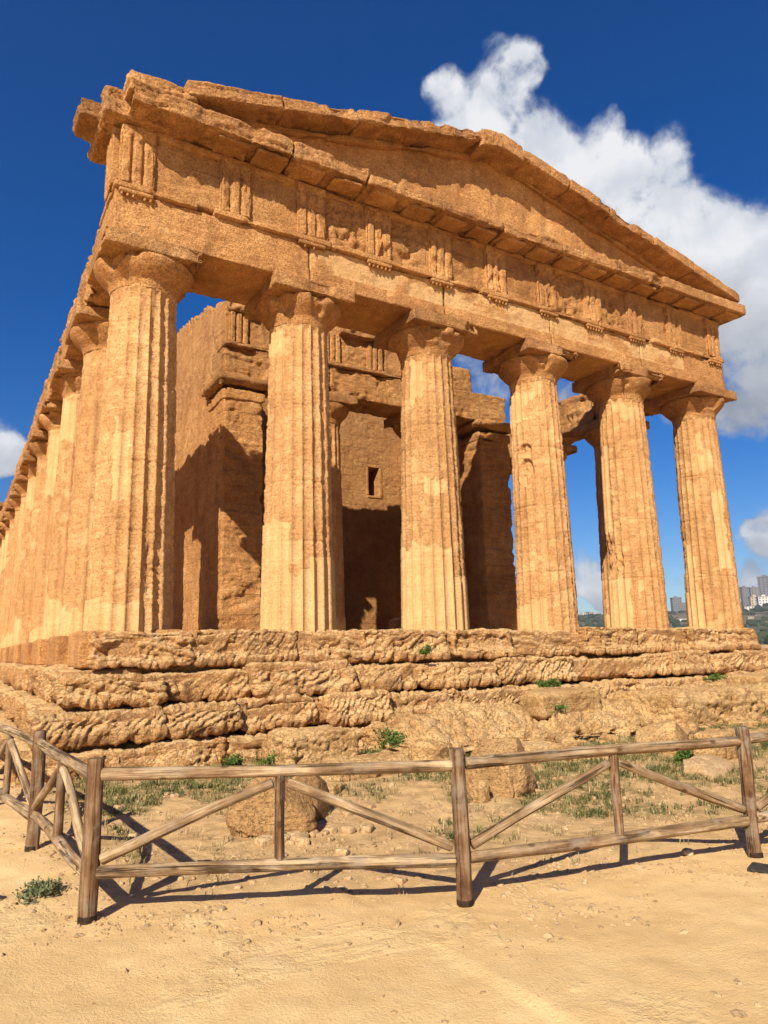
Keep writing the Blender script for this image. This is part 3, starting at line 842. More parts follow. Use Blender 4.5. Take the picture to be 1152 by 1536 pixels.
def anta(x0, x1, seed):
    def fn(Q, N):
        return -.07 * sm(fbm(Q * np.array([1.1, 1.1, 1.6]) + seed, 4), .0, .4)
    a_ = part('anta', rbox((x0, 4.60, 0), (x1, 5.9, 6.08), (.03, .06, .03), .05, seed, .03, fn=fn, pits=.02, bedf=14, bedamp=.6, layer=.024, lf=9), WALL)
    part('anta_capital', rbox((x0 - .03, 4.56, 6.06), (x1 + .05, 5.95, 6.34), .035, .05, seed + 1, .03, fn=fn, pits=.025), STONE, a_)
    part('anta_capital', rbox((x0 - .22, 4.40, 6.335), (x1 + .2, 6.0, 6.66), .035, .06, seed + 2, .03, pits=.02, fn=lambda Q, N: -.16 * sm(-Q[:, 2], -6.55, -6.38)), STONE_UP, a_)
anta(WX0 - .02, WX0 + 1.05, 570); anta(WX1 - 1.15, WX1 + .02, 575)
for k, (xa, xb, z1) in enumerate([(3.02, 6.05, 7.56), (6.07, 9.30, 7.52), (9.32, 12.42, 7.58)]):
    part('architrave_block', rbox((xa, 4.62 if k < 2 else 4.60, 6.66), (xb, 5.75, z1), (.035, .08, .03), .03, 590 + k, .022, fn=long_erosion(.07, .05, 1.2, k), pits=.018, layer=.028, lf=10), STONE if k < 2 else STONE_UP)
fc = part('frieze', rbox((3.02, 4.68, 7.60), (9.1, 5.7, 8.72), (.04, .1, .035), .03, 600, .025, fn=long_erosion(.05, .1), pits=.02), STONE)
part('taenia', rbox((3.0, 4.54, 7.52), (9.15, 5.6, 7.63), (.04, .15, .025), .025, 601, .02, fn=long_erosion(.05, .05, 1.5)), STONE_UP, fc)
for k, x in enumerate([3.40, 4.95, 6.15, 7.55]):
    def fn(Q, N, x=x):
        u_ = (Q[:, 0] - (x - .27)) / .54
        g = np.zeros(len(Q))
        for c_ in (0.0, 1 / 3, 2 / 3, 1.0):
            g = np.maximum(g, 1 - np.clip(np.abs(u_ - c_) / .08, 0, 1))
        return -.065 * g * sm(-N[:, 1], .3, .9)
    part('triglyph', rbox((x - .27, 4.585, 7.63), (x + .27, 4.75, 8.50), (.018, .06, .03), .02, 605 + k, .014, fn=fn), STONE, fc)
part('cornice_block', rbox((3.05, 4.50, 8.50), (4.25, 5.7, 8.90), .04, .06, 612, .05, fn=long_erosion(.12, .05, 1.3, 2)), STONE_UP)
part('cornice_block', rbox((6.35, 4.42, 8.52), (7.62, 5.7, 8.98), .035, .05, 613, .045, fn=long_erosion(.1, .05, 1.3, 5)), STONE_UP)
part('wall_block', rbox((10.1, 4.75, 7.58), (11.22, 5.6, 8.42), .04, .08, 614, .05), STONE)
part('wall_block', rbox((11.85, 4.9, 7.58), (12.3, 5.6, 7.74), .04, .05, 615, .03), STONE_UP)
for k, x in enumerate((6.12, 9.37)):
    V, F, rep = shaft(60 + k, x, 5.25, 7, 150, [(-1, 1, -.2, .3, .4)])
    V[:, 2] = V[:, 2]; c_ = obj('column', mesh('column', V * np.array([.86, .86, 1]), F, attr={'repair': rep}), COLUMN, T, (x, 5.25, 0))
    Ve, Fe = echinus(62 + k, x, 5.25, 72, 28, .15)
    part('capital', (Ve * np.array([.88, .88, 1]), Fe), STONE, c_)
    Va, Fa = abacus(64 + k, x, 5.25, .05); part('abacus', (Va * np.array([.88, .88, 1]), Fa), STONE_UP, c_)
# the wall at the back of the porch, with its doorway and small window
YB = 9.4
V, F = rbox((WX0 + .7, YB, 0), (WX1 - .7, YB + .9, 8.6), (.04, .9, .045), .004, 620, .018, bedf=10, pits=.018)
cen = V[F].mean(1)
hole = (((np.abs(cen[:, 0] - 10.19) < .235) & (np.abs(cen[:, 2] - 5.59) < .53)) | ((np.abs(cen[:, 0] - 7.75) < .95) & (cen[:, 2] < 4.9))) & (np.abs(cen[:, 1] - YB - .45) > .3)
bw = part('porch_wall', (V, F[~hole]), WALL)
wf = part('window', rbox((10.41, YB - .02, 5.06), (10.52, YB + .92, 6.12), (.03, .1, .04), .012, 622, .012, pits=.01), STONE, bw)
part('window', rbox((9.86, YB - .01, 5.07), (9.965, YB + .92, 6.11), (.03, .1, .04), .012, 623, .012, pits=.01), STONE, bw)
part('window', rbox((9.90, YB - .03, 4.98), (10.50, YB + .92, 5.065), (.03, .1, .03), .012, 624, .010, pits=.01), STONE, bw)
part('window', rbox((9.90, YB - .01, 6.115), (10.50, YB + .92, 6.22), (.03, .1, .03), .012, 625, .010, pits=.01), STONE, bw)
for xa, xb in ((6.70, 6.84), (8.66, 8.80)):
    part('door_jamb', rbox((xa, YB - .015, 0), (xb, YB + .92, 4.88), (.05, .15, .08), .02, 626, .012, pits=.01), STONE, bw)
part('door_lintel', rbox((6.66, YB - .018, 4.86), (8.84, YB + .92, 5.0), (.08, .15, .05), .02, 627, .012, pits=.01), STONE, bw)
part('stair_wall', rbox((8.75, YB + 2.2, 0), (WX1 - .7, YB + 2.7, 8.5), .25, .02, 626, .02), WALL)
part('stair_wall', rbox((8.72, YB + .9, 0), (9.05, YB + 2.3, 8.5), .25, .02, 627, .02), WALL)
part('stair_roof', rbox((8.7, YB + .8, 8.4), (WX1 - .65, YB + 2.75, 8.75), .2, .03, 628, .03), STONE_UP)
# rear wall of the cella
part('cella_wall', rbox((WX0, 32.6, 0), (WX1, 33.4, 8.2), .3, .03, 630, .03), WALL)
# collapsed masonry between the anta and the porch floor
part('wall_stub', rbox((7.6, 3.6, -.03), (9.2, 4.4, .42), .04, .12, 631, .06), STEP)

# ------------------------------------------------------------------ outcrop, boulders, loose blocks
def rock(name, c0, c1, seed, mat, label, cat, rad, amp, rotation=0.0, res=.03, pits=.04, group=None, fn=None, tilt=0.0, cuts=0, **kw):
    c = (np.array(c0) + np.array(c1)) / 2; c[2] = c0[2]
    V, F = rbox(np.array(c0) - c, np.array(c1) - c, res, rad, seed, amp, pits=pits, fn=fn, **kw)
    if cuts:
        cr = np.random.default_rng(seed)
        half = (np.array(c1) - np.array(c0)) / 2
        mid = np.array([0, 0, half[2]])
        for _ in range(cuts):
            n_ = cr.normal(size=3); n_[2] = abs(n_[2]) * .9; n_ /= np.linalg.norm(n_)
            dd = np.linalg.norm(half * n_) * cr.uniform(.72, .95)
            t_ = (V - mid) @ n_ - dd
            V = V - np.outer(np.maximum(t_, 0) * .92, n_)
    if tilt: V = rot_y(V, tilt, (0, 0, 0))
    V = rotz(V, rotation)
    o = obj(name, mesh(name, V, F), mat, None, tuple(c))
    return tag(o, label, cat, group)

def karst(Q, N):
    h = sm(fbm(Q * np.array([4.2, 4.2, 8.0]) + 40, 3), .14, .30) * sm(fbm(Q * 1.1 + 4, 2), -.25, .1)
    return -.17 * h * sm(Q[:, 0], -3.4, -1.5) - .05 * sm(fbm(Q * 7.0 + 3, 3), .12, .3) - .22 * sm(fbm(Q * np.array([.7, .9, 1.0]) + 12, 3), .0, .45)
rock('rock_outcrop', (3.5, -3.35, -2.3), (11.6, -1.2, -1.40), 700, ROCK, 'long low ledge of pitted pale bedrock in front of the temple steps', 'rock ledge', .30, .10, 0, .030, .06, fn=karst, bed=(.15, .3, 1), bedf=7, layer=.09, lf=6,
     warp=lambda Q: np.stack([Q[:, 0] + 0 * Q[:, 1], Q[:, 1] - .5 * sm(Q[:, 0], 0, 3.5) * (Q[:, 1] < 0), Q[:, 2] - .34 * sm(-Q[:, 1], -.4, 1.05) * sm(Q[:, 2], .3, .8)], -1))
rock('rock_outcrop', (9.2, -3.4, -2.25), (17.6, -1.55, -1.32), 702, ROCK, 'layered rock ledge below the right end of the temple steps', 'rock ledge', .16, .05, .03, .035, .05, bed=(.1, 0, 1), bedf=9, layer=.09, lf=8)
rock('stone_block', (1.55, -2.95, -2.1), (2.75, -1.95, -1.52), 703, ROCK, 'squarish pale eroded block with a reddish left side against the lowest step', 'stone block', .13, .04, .05, .022, .04, bed=(0, 0, 1), bedf=10, layer=.07, lf=9)
rock('stone_block', (6.6, -2.65, -1.70), (8.05, -1.95, -1.19), 704, ROCK, 'flat reddish slab lying on top of the bedrock ledge', 'stone block', .11, .035, -.04, .03, .02)
rock('stone_block', (12.6, -2.9, -1.5), (14.4, -2.1, -1.12), 705, ROCK, 'square cut block at the far right of the rock ledge', 'stone block', .07, .03, .0, .04, .03)
rock('boulder', (-.20, -6.15, -2.12), (.60, -5.40, -1.50), 710, BOULD, 'squat brown boulder with a rounded dark end behind the front fence', 'boulder', .15, .06, -.35, .02, .02, cuts=9)
rock('boulder', (.50, -5.75, -2.1), (.92, -5.25, -1.62), 711, BOULD, 'small round brown stone pushed against the squat boulder', 'boulder', .2, .05, .3, .02, .03, cuts=9)
rock('boulder', (2.72, -6.0, -2.15), (3.52, -5.25, -1.40), 712, BOULD, 'tall rounded boulder behind the middle of the fence with gritty top', 'boulder', .36, .04, .5, .022, .014, low=2.0, cuts=9)
rock('boulder', (6.45, -5.30, -2.1), (7.25, -4.6, -1.50), 713, ROCK, 'grey speckled round boulder on the far right behind the fence', 'boulder', .33, .05, .2, .025, .015, low=2.0, cuts=9)
rock('boulder', (5.55, -6.5, -2.12), (6.55, -5.95, -1.86), 714, PALE, 'low flat grey boulder beside the right fence post', 'boulder', .16, .05, .3, .025, .03, cuts=9)
rock('boulder', (2.48, -6.02, -2.1), (2.66, -5.84, -1.84), 715, ROCK, 'pointed pale stone leaning on the tall rounded boulder', 'stone', .07, .04, .4, .02, .02)
rock('boulder', (1.6, -4.2, -2.12), (2.9, -3.4, -1.80), 716, ROCK, 'low knobbly pale rock just left of the tall boulder', 'rock', .2, .08, .1, .025, .05)
rock('boulder', (2.95, -4.35, -2.1), (3.5, -3.8, -1.66), 717, ROCK, 'rough upright rock between the knobbly rock and the tall boulder', 'rock', .18, .07, .5, .025, .05)
rock('boulder', (6.5, -5.9, -2.08), (7.3, -5.4, -1.80), 718, ROCK, 'orange sandy rock in front of the speckled boulder', 'rock', .15, .05, .1, .03, .04)
rock('boulder', (4.3, -4.2, -2.1), (5.6, -3.55, -1.84), 719, ROCK, 'flat pale rock in the weeds below the bedrock ledge', 'rock', .13, .06, .0, .03, .04)
rock('slate', (2.66, -9.10, -2.06), (2.86, -8.94, -2.025), 720, DARK, 'small dark flat slate lying on the path near the right post', 'slate', .012, .006, .4, .015, .0)
rock('stone', (-2.28, -6.60, -2.08), (-2.10, -6.46, -1.97), 721, PALE, 'tan stone lying outside the side fence', 'stone', .05, .02, .4, .012, .01)

# ------------------------------------------------------------------ fence
FEN = empty('fence', (0, -8, -2.05), 'rustic round log fence with crossed braces turning a corner before the temple', 'fence')
FEN.location = (0, 0, 0)
def gz(x, y):
    return float(ground_h(np.array([x], np.float32), np.array([y], np.float32))[0])
def log(name, p0, p1, r0, r1, seed, mat, parent, bend=.012, cap=.006, nseg=20):
    p0, p1 = Vector(p0), Vector(p1)
    L_ = (p1 - p0).length
    nz = max(8, int(L_ / .025))
    th = np.linspace(0, 2 * np.pi, nseg, endpoint=False)
    z = np.concatenate([[0, 0], np.linspace(cap, L_ - cap, nz), [L_, L_]])
    t = z / L_
    rad = r0 + (r1 - r0) * t
    scale = np.ones(len(z)); scale[0] = .02; scale[-1] = .02; scale[1] = .90; scale[-2] = .90
    TH, K = np.meshgrid(th, np.arange(len(z)))
    TH = TH.ravel(); K = K.ravel()
    P = np.stack([np.cos(TH) * 1.3, np.sin(TH) * 1.3, z[K] * 1.2], -1).astype(np.float32) + seed * 3.1
    rr = rad[K] * scale[K] * (1 + .13 * fbm(P, 3)) + .0035 * fbm(P * np.array([5, 5, .8]), 3) * (scale[K] > .5)
    bx = bend * np.sin(np.pi * t[K] * (1 + seed % 2)) * math.cos(seed * 2.1); by = bend * np.sin(np.pi * t[K]) * math.sin(seed * 1.7)
    V = np.stack([rr * np.cos(TH) + bx, rr * np.sin(TH) + by, z[K]], -1)
    k, j = np.meshgrid(np.arange(len(z) - 1), np.arange(nseg), indexing='ij')
    a_ = k * nseg + j; b_ = k * nseg + (j + 1) % nseg
    F = np.stack([a_, b_, b_ + nseg, a_ + nseg], -1).reshape(-1, 4)
    o = obj(name, mesh(name, V, F), mat, parent)
    q = (p1 - p0).to_track_quat('Z', 'Y')
    o.matrix_world = Matrix.Translation(p0) @ q.to_matrix().to_4x4()
    return o
POST = [(-2.72, 1.05), (-2.42, -1.1), (-2.10, -3.17), (-1.782, -5.291), (-1.639, -7.295), (.534, -8.36), (3.052, -8.788), (5.62, -9.05), (8.2, -9.3)]
MID = {3: (-1.70, -6.25), 4: (-.155, -6.99 - .68), 5: (2.12, -8.25 - .38)}
prevtop = None
for k, (x, y) in enumerate(POST):
    g = gz(x, y)
    lean = (.012 * math.sin(k * 2.2), .012 * math.cos(k * 1.3))
    r_ = [.055, .055, .055, .054, .056, .051, .051, .052, .052][k]
    p = log('post', (x, y, g - .06), (x + lean[0], y + lean[1], g + .985), r_ * 1.04, r_, 3 + k, WOOD_D, FEN, .006)
    sl = log('post_base', (0, 0, .045), (0, 0, .115), r_ * 1.10, r_ * 1.08, 20 + k, SLEEVE, p, 0)
    sl.matrix_parent_inverse = Matrix(); sl.matrix_local = Matrix.Translation((0, 0, .03))
for k in range(len(POST) - 1):
    (xa, ya), (xb, yb) = POST[k], POST[k + 1]
    ga, gb = gz(xa, ya), gz(xb, yb)
    d = Vector((xb - xa, yb - ya, 0)); L_ = d.length; d.normalize()
    A0 = Vector((xa, ya, ga)) + d * .05; B0 = Vector((xb, yb, gb)) - d * .05
    za, zb = .885, .875
    log('top_rail', A0 + Vector((0, 0, za)), B0 + Vector((0, 0, zb)), .041, .038, 40 + k, WOOD_L, FEN, .010)
    log('bottom_rail', A0 + Vector((0, 0, .285)), B0 + Vector((0, 0, .275)), .038, .042, 60 + k, WOOD_L, FEN, .012)
    mx, my, mg = (xa + xb) / 2, (ya + yb) / 2, (ga + gb) / 2
    log('middle_post', (mx, my, mg + .26), (mx, my, mg + .86), .034, .033, 80 + k, WOOD_D, FEN, .004)
    mtop = Vector((mx, my, mg + .80))
    log('brace', A0 + Vector((0, 0, .36)) + d * .02, mtop - d * .05, .034, .031, 100 + k, WOOD_L, FEN, .010)
    log('brace', B0 + Vector((0, 0, .36)) - d * .02, mtop + d * .05, .034, .031, 120 + k, WOOD_L, FEN, .010)

# ------------------------------------------------------------------ stones, gravel, plants
_t = (1 + 5 ** .5) / 2
_iv = np.array([(-1, _t, 0), (1, _t, 0), (-1, -_t, 0), (1, -_t, 0), (0, -1, _t), (0, 1, _t), (0, -1, -_t), (0, 1, -_t), (_t, 0, -1), (_t, 0, 1), (-_t, 0, -1), (-_t, 0, 1)], np.float32)
_iv /= np.linalg.norm(_iv[0])
_if = np.array([(0, 11, 5), (0, 5, 1), (0, 1, 7), (0, 7, 10), (0, 10, 11), (1, 5, 9), (5, 11, 4), (11, 10, 2), (10, 7, 6), (7, 1, 8), (3, 9, 4), (3, 4, 2), (3, 2, 6), (3, 6, 8), (3, 8, 9), (4, 9, 5), (2, 4, 11), (6, 2, 10), (8, 6, 7), (9, 8, 1)])
def stones(n, pts, sizes, seed):
    r_ = np.random.default_rng(seed)
    nv = len(_iv)
    V = np.repeat(_iv[None], n, 0) * (1 + r_.uniform(-.28, .28, (n, nv, 1)))
    V *= sizes[:, None, None] * r_.uniform(.6, 1.3, (n, 1, 3)) * np.array([1, 1, .65])
    an = r_.uniform(0, 6.28, n); c, s = np.cos(an)[:, None], np.sin(an)[:, None]
    x = V[..., 0] * c - V[..., 1] * s; y = V[..., 0] * s + V[..., 1] * c
    V = np.stack([x, y, V[..., 2]], -1) + pts[:, None]
    F = (_if[None] + (np.arange(n) * nv)[:, None, None]).reshape(-1, 3)
    return V.reshape(-1, 3), F
def ground_pts(n, seed, xr, yr, keep):
    r_ = np.random.default_rng(seed)
    x = r_.uniform(*xr, n); y = r_.uniform(*yr, n)
    k = keep(x, y, r_)
    x, y = x[k].astype(np.float32), y[k].astype(np.float32)
    return np.stack([x, y, ground_h(x, y)], -1)
def keep_gravel(x, y, r_):
    f_ = fence_line_y(x)
    side = sm(-x, 1.5, 1.9)
    d = np.abs(y - f_)
    w = .10 + .85 * np.exp(-(d / .5) ** 2) + .55 * ((y > f_) & (x > -1.7)) + side * .2
    P = np.stack([x, y, 0 * x], -1).astype(np.float32)
    w *= sm(fbm(P * 1.3 + 60, 3), -.2, .3)
    return (r_.uniform(size=len(x)) < w) & ~((y > -2.1) & (x > -1.7))
gp = ground_pts(110000, 1, (-6, 14), (-12.3, -1.5), keep_gravel)
gs = np.random.default_rng(2).lognormal(math.log(.011), .55, len(gp)).clip(.004, .034)
gv, gf = stones(len(gp), gp, gs, 4)
tag(obj('gravel', mesh('gravel', gv, gf, False), PALE), 'scattered tiny pale gravel on the sandy ground', 'gravel', kind='stuff')
def keep_st(x, y, r_):
    f_ = fence_line_y(x)
    return (y > f_ - .25 + .45 * (r_.uniform(size=len(x)) < .8)) & (r_.uniform(size=len(x)) < .9) & (x > -1.5)
sp = ground_pts(300, 6, (-1.5, 9), (-9.3, -3.4), keep_st)[:150]
rr = np.random.default_rng(9)
for k in range(len(sp)):
    P = sp[k]
    s_ = float(np.clip(rr.lognormal(math.log(.026), .4), .014, .055))
    h = Vector((s_ * 1.2, s_ * .9, s_ * .6))
    V, F = rbox((-h.x, -h.y, -h.z), (h.x, h.y, h.z), s_ * .28, s_ * .45, 900 + k, s_ * .35, pits=0, low=9.0)
    V = rotz(V, rr.uniform(0, 6))
    o = obj('stone', mesh('stone', V, F), PALE, None, (P[0], P[1], P[2] + h.z * .45))
    tag(o, 'small pale stone lying loose on the ground around the fence', 'stone', 'small loose stones around the fence')

hp = np.random.default_rng(23)
for k in range(16):
    x_ = float(hp.normal(.42, .26)); y_ = float(hp.normal(-6.22, .07)); s_ = float(hp.uniform(.022, .06))
    V, F = rbox((-s_ * 1.3, -s_, -s_ * .7), (s_ * 1.3, s_, s_ * .7), s_ * .26, s_ * .42, 1200 + k, s_ * .32, pits=0, low=8.0)
    V = rotz(V, hp.uniform(0, 6))
    o = obj('stone', mesh('stone', V, F), PALE, None, (x_, y_, gz(x_, y_) + s_ * .35))
    tag(o, 'pale stone in the little heap at the foot of the squat boulder', 'stone', 'stones heaped at the boulder foot')
rb = np.random.default_rng(21)
for k in range(46):
    x_ = float(rb.uniform(1.2, 11.5)); y_ = float(rb.normal(-3.75, .38)); s_ = float(np.clip(rb.lognormal(math.log(.085), .45), .045, .20))
    h = Vector((s_ * rb.uniform(.8, 1.6), s_ * rb.uniform(.7, 1.1), s_ * rb.uniform(.45, .8)))
    if k % 4 == 0:
        h = Vector((rb.uniform(.22, .5), rb.uniform(.15, .28), rb.uniform(.05, .10))); s_ = .13; y_ -= .35 * rb.uniform(0, 1)
    V, F = rbox((-h.x, -h.y, -h.z), (h.x, h.y, h.z), s_ * .2, min(s_ * .4, h.z * .8), 1100 + k, s_ * .3, pits=s_ * .1, low=5.0)
    V = rotz(V, rb.uniform(0, 6))
    o = obj('rubble_stone', mesh('rubble_stone', V, F), ROCK, None, (x_, y_, gz(x_, y_) + h.z * .35))
    tag(o, 'rough pale rubble stone lying in the weeds below the rock ledge', 'stone', 'rubble below the rock ledge')

def blades(pts, hs, ws, seed, lean=.6):
    r_ = np.random.default_rng(seed); n = len(pts)
    an = r_.uniform(0, 6.28, n); d = np.stack([np.cos(an), np.sin(an), 0 * an], -1)
    t_ = np.stack([-d[:, 1], d[:, 0], 0 * an], -1)
    le = r_.uniform(.15, lean, n)[:, None]
    base = pts
    mid = base + np.array([0, 0, 1]) * (hs * .6)[:, None] + d * le * (hs * .35)[:, None]
    tip = base + np.array([0, 0, 1]) * (hs * (1 - le[:, 0] * .4))[:, None] + d * le * hs[:, None]
    w = ws[:, None]
    V = np.stack([base - t_ * w * .6, base + t_ * w * .6, mid + t_ * w, mid - t_ * w, tip], 1).reshape(-1, 3)
    o = np.arange(n)[:, None] * 5
    F = np.concatenate([np.concatenate([o, o + 1, o + 2], 1), np.concatenate([o, o + 2, o + 3], 1), np.concatenate([o + 3, o + 2, o + 4], 1)])
    return V, F
def keep_gr(x, y, r_):
    return r_.uniform(size=len(x)) < green_mask(x, y) * .9 * sm(fbm(np.stack([x, y, 0 * x], -1).astype(np.float32) * 3.3 + 7, 3), -.2, .25)
tp = ground_pts(30000, 12, (-1.6, 13), (-8.3, -1.6), keep_gr)
r_ = np.random.default_rng(14)
bp_ = np.repeat(tp, 6, 0) + np.concatenate([r_.normal(0, .022, (len(tp) * 6, 2)), np.zeros((len(tp) * 6, 1))], 1)
gv, gf = blades(bp_, r_.uniform(.03, .095, len(bp_)), r_.uniform(.003, .007, len(bp_)), 15, 1.1)
tag(obj('grass', mesh('grass', gv, gf, False), GRASS), 'thin short grass and weeds behind the fence', 'grass', kind='stuff')

def keep_dry(x, y, r_):
    P = np.stack([x, y, 0 * x], -1).astype(np.float32)
    f_ = fence_line_y(x)
    g = sm(y - f_, .1, 1.2) * sm(x, -1.5, -1.0) * sm(-y, 1.3, 1.7)
    return r_.uniform(size=len(x)) < .5 * g * sm(fbm(P * 1.9 + 33, 3), -.05, .3)
dp_ = ground_pts(14000, 18, (-1.6, 13), (-8.6, -1.4), keep_dry)
bp2 = np.repeat(dp_, 5, 0) + np.concatenate([r_.normal(0, .02, (len(dp_) * 5, 2)), np.zeros((len(dp_) * 5, 1))], 1)
gv, gf = blades(bp2, r_.uniform(.03, .11, len(bp2)), r_.uniform(.002, .004, len(bp2)), 19, 1.2)
tag(obj('dry_grass', mesh('dry_grass', gv, gf, False), plain_mat('dry_straw', (.26, .19, .08), (.45, .34, .16), 4)), 'thin dry straw grass among the stones', 'grass', kind='stuff')

def bush(name, loc, rad, h, n, leaf, mat, seed, label, cat, stalk=True):
    r_ = np.random.default_rng(seed)
    cl = max(4, n // 60)
    cen = r_.normal(0, .42, (cl, 3)) * np.array([rad, rad, h * .42]); cen[:, 2] = np.abs(cen[:, 2]) + h * .12
    which = r_.integers(0, cl, n)
    P = cen[which] + r_.normal(0, .20, (n, 3)) * np.array([rad, rad, h * .5]); P[:, 2] = np.clip(P[:, 2], .01, h * 1.15)
    d = r_.normal(size=(n, 3)); d[:, 2] = np.abs(d[:, 2]) * .8 + .2; d /= np.linalg.norm(d, axis=1, keepdims=True)
    s_ = np.cross(d, r_.normal(size=(n, 3))); s_ /= np.linalg.norm(s_, axis=1, keepdims=True)
    L_ = leaf * r_.uniform(.6, 1.4, n)[:, None]
    V = np.stack([P, P + d * L_ * .5 + s_ * L_ * .24, P + d * L_, P + d * L_ * .5 - s_ * L_ * .24], 1).reshape(-1, 3)
    F = np.arange(n * 4).reshape(-1, 4)
    root = empty(name, loc, label, cat)
    obj('foliage', mesh('foliage', V, F, False), mat, root)
    Vs, Fs = [], []
    for k in range(cl):
        t_ = cen[k]; w = .006
        b0 = np.array([t_[0] * .15, t_[1] * .15, -.03])
        o = len(Vs) * 6
        Vs.append(np.array([b0 + [w, 0, 0], b0 + [-w * .5, w * .8, 0], b0 + [-w * .5, -w * .8, 0], t_ + [w * .4, 0, 0], t_ + [-w * .2, w * .3, 0], t_ + [-w * .2, -w * .3, 0]]))
        Fs += [[o, o + 1, o + 4, o + 3], [o + 1, o + 2, o + 5, o + 4], [o + 2, o, o + 3, o + 5]]
    obj('stem', mesh('stem', np.concatenate(Vs), np.array(Fs), False), mat, root)
    return root
bush('shrub', (-1.80, -6.56, gz(-1.80, -6.56)), .16, .13, 900, .030, LEAF_G, 31, 'low grey green shrub outside the corner of the fence', 'shrub')
bush('weed', (6.25, -5.7, gz(6.2, -5.6)), .20, .38, 700, .050, LEAF, 32, 'bright green leafy weed behind the right fence panel', 'weed')
bush('weed', (3.45, -2.6, -1.95), .24, .55, 900, .055, LEAF, 33, 'tall grassy weed between the squarish block and the bedrock ledge', 'weed')
bush('weed', (5.05, -1.25, -.50), .16, .24, 500, .04, LEAF, 34, 'small dark green weed growing high on the upper step near the middle', 'weed')
bush('weed', (7.55, -1.78, -1.2), .25, .25, 600, .045, LEAF, 35, 'green weed sprouting behind the reddish slab', 'weed')
bush('weed', (1.05, -2.35, -1.98), .22, .30, 500, .05, LEAF, 36, 'leafy green weed at the foot of the lowest step on the left', 'weed')
bush('weed', (1.52, -2.5, -1.98), .18, .32, 400, .05, LEAF, 37, 'weed in the gap left of the squarish pale block', 'weed')
bush('weed', (12.7, -1.75, -1.25), .3, .2, 400, .05, LEAF, 38, 'small weed on the step at the far right', 'weed')
bush('weed', (6.9, -2.75, -1.5), .22, .12, 300, .04, LEAF, 39, 'low weed in front of the reddish slab', 'weed')
bush('weed', (8.9, -6.2, gz(8.9, -6.2)), .4, .25, 500, .05, LEAF, 40, 'spreading green weed right of the right fence post', 'weed')
bush('weed', (7.9, 2.2, .0), .25, .22, 500, .05, LEAF, 41, 'small plant growing on the temple floor between the middle columns', 'weed')

# ------------------------------------------------------------------ far hill town
def far(px, py, D):
    d = ray(px, py); k = D / math.hypot(d.x, d.y)
    return Vector((CX + d.x * k, CY + d.y * k, CZ + d.z * k))
AZP = [(700, 940), (860, 928), (890, 924), (910, 926), (1000, 921), (1035, 919), (1100, 914), (1152, 908), (1300, 895), (1500, 905), (1900, 930)]
azs, els = [], []
for px, py in AZP:
    d = ray(px, py); azs.append(math.atan2(d.x, d.y)); els.append(d.z / math.hypot(d.x, d.y))
HILL0, HILL1 = 420.0, 1500.0
def hill_z(az, D):
    e = np.interp(az, azs, els)
    edge = sm(az, azs[0] - .25, azs[0] + .1) * sm(-az, -azs[-1] - .25, -azs[-1] + .05)
    return -2.6 + edge * sm(D, HILL0, HILL1 * 1.04) * (e * HILL1 + 2.3) + 0 * D
naz, nd = 150, 70
az = np.linspace(azs[0] - .25, azs[-1] + .25, naz); DD = np.linspace(HILL0 - 40, 2600, nd)
A_, D_ = np.meshgrid(az, DD, indexing='ij'); A_, D_ = A_.ravel(), D_.ravel()
hx, hy = CX + D_ * np.sin(A_), CY + D_ * np.cos(A_)
Ph = np.stack([hx, hy, 0 * hx], -1).astype(np.float32)
hz = hill_z(A_, D_) + 3.0 * fbm(Ph * .012, 4) * sm(D_, HILL0, HILL0 + 300)
i_, j_ = np.meshgrid(np.arange(naz - 1), np.arange(nd - 1), indexing='ij'); a_ = (i_ * nd + j_).ravel()
HILL = plain_mat('dry_hillside', (.055, .060, .030), (.17, .135, .075), .02)
tag(obj('hillside', mesh('hillside', np.stack([hx, hy, hz], -1), np.stack([a_, a_ + 1, a_ + nd + 1, a_ + nd], -1)), HILL), kind='structure')
# scrub and trees on the slope: one far-off wood
WOODM = plain_mat('far_wood', (.022, .034, .016), (.055, .068, .032), .08)
rw = np.random.default_rng(77); n = 2600
wa = rw.uniform(azs[0], azs[-1], n); wd = rw.uniform(470, 1450, n)
wx, wy = CX + wd * np.sin(wa), CY + wd * np.cos(wa)
ok = fbm(np.stack([wx, wy, 0 * wx], -1) * .006 + 4, 3) > -.12
wa, wd, wx, wy = wa[ok], wd[ok], wx[ok], wy[ok]
pz = hill_z(wa, wd) + 1.5
wv_, wf_ = stones(len(wx), np.stack([wx, wy, pz], -1), rw.uniform(2.2, 5.5, len(wx)), 78)
tag(obj('woodland', mesh('woodland', wv_, wf_, True), WOODM), 'dark scrub and trees covering the far hillside', 'woodland', kind='stuff')

CONC = {'grey': plain_mat('grey_render', (.17, .155, .14), (.24, .22, .20), .3), 'dark': plain_mat('dark_render', (.15, .145, .145), (.21, .20, .195), .3),
        'beige': plain_mat('beige_render', (.42, .33, .24), (.52, .43, .32), .3), 'white': plain_mat('white_render', (.55, .50, .43), (.68, .63, .56), .3), 'roof': plain_mat('flat_roof', (.24, .17, .12), (.33, .25, .19), .5)}
GLASSM = plain_mat('window_dark', (.03, .033, .04), (.06, .065, .07), .2, .4)
def box_m(name, c0, c1):
    (x0, y0, z0), (x1, y1, z1) = c0, c1
    V = [(x0, y0, z0), (x1, y0, z0), (x1, y1, z0), (x0, y1, z0), (x0, y0, z1), (x1, y0, z1), (x1, y1, z1), (x0, y1, z1)]
    return mesh(name, np.array(V), np.array([(3, 2, 1, 0), (4, 5, 6, 7), (0, 1, 5, 4), (1, 2, 6, 5), (2, 3, 7, 6), (3, 0, 4, 7)]), False)
win_me = None
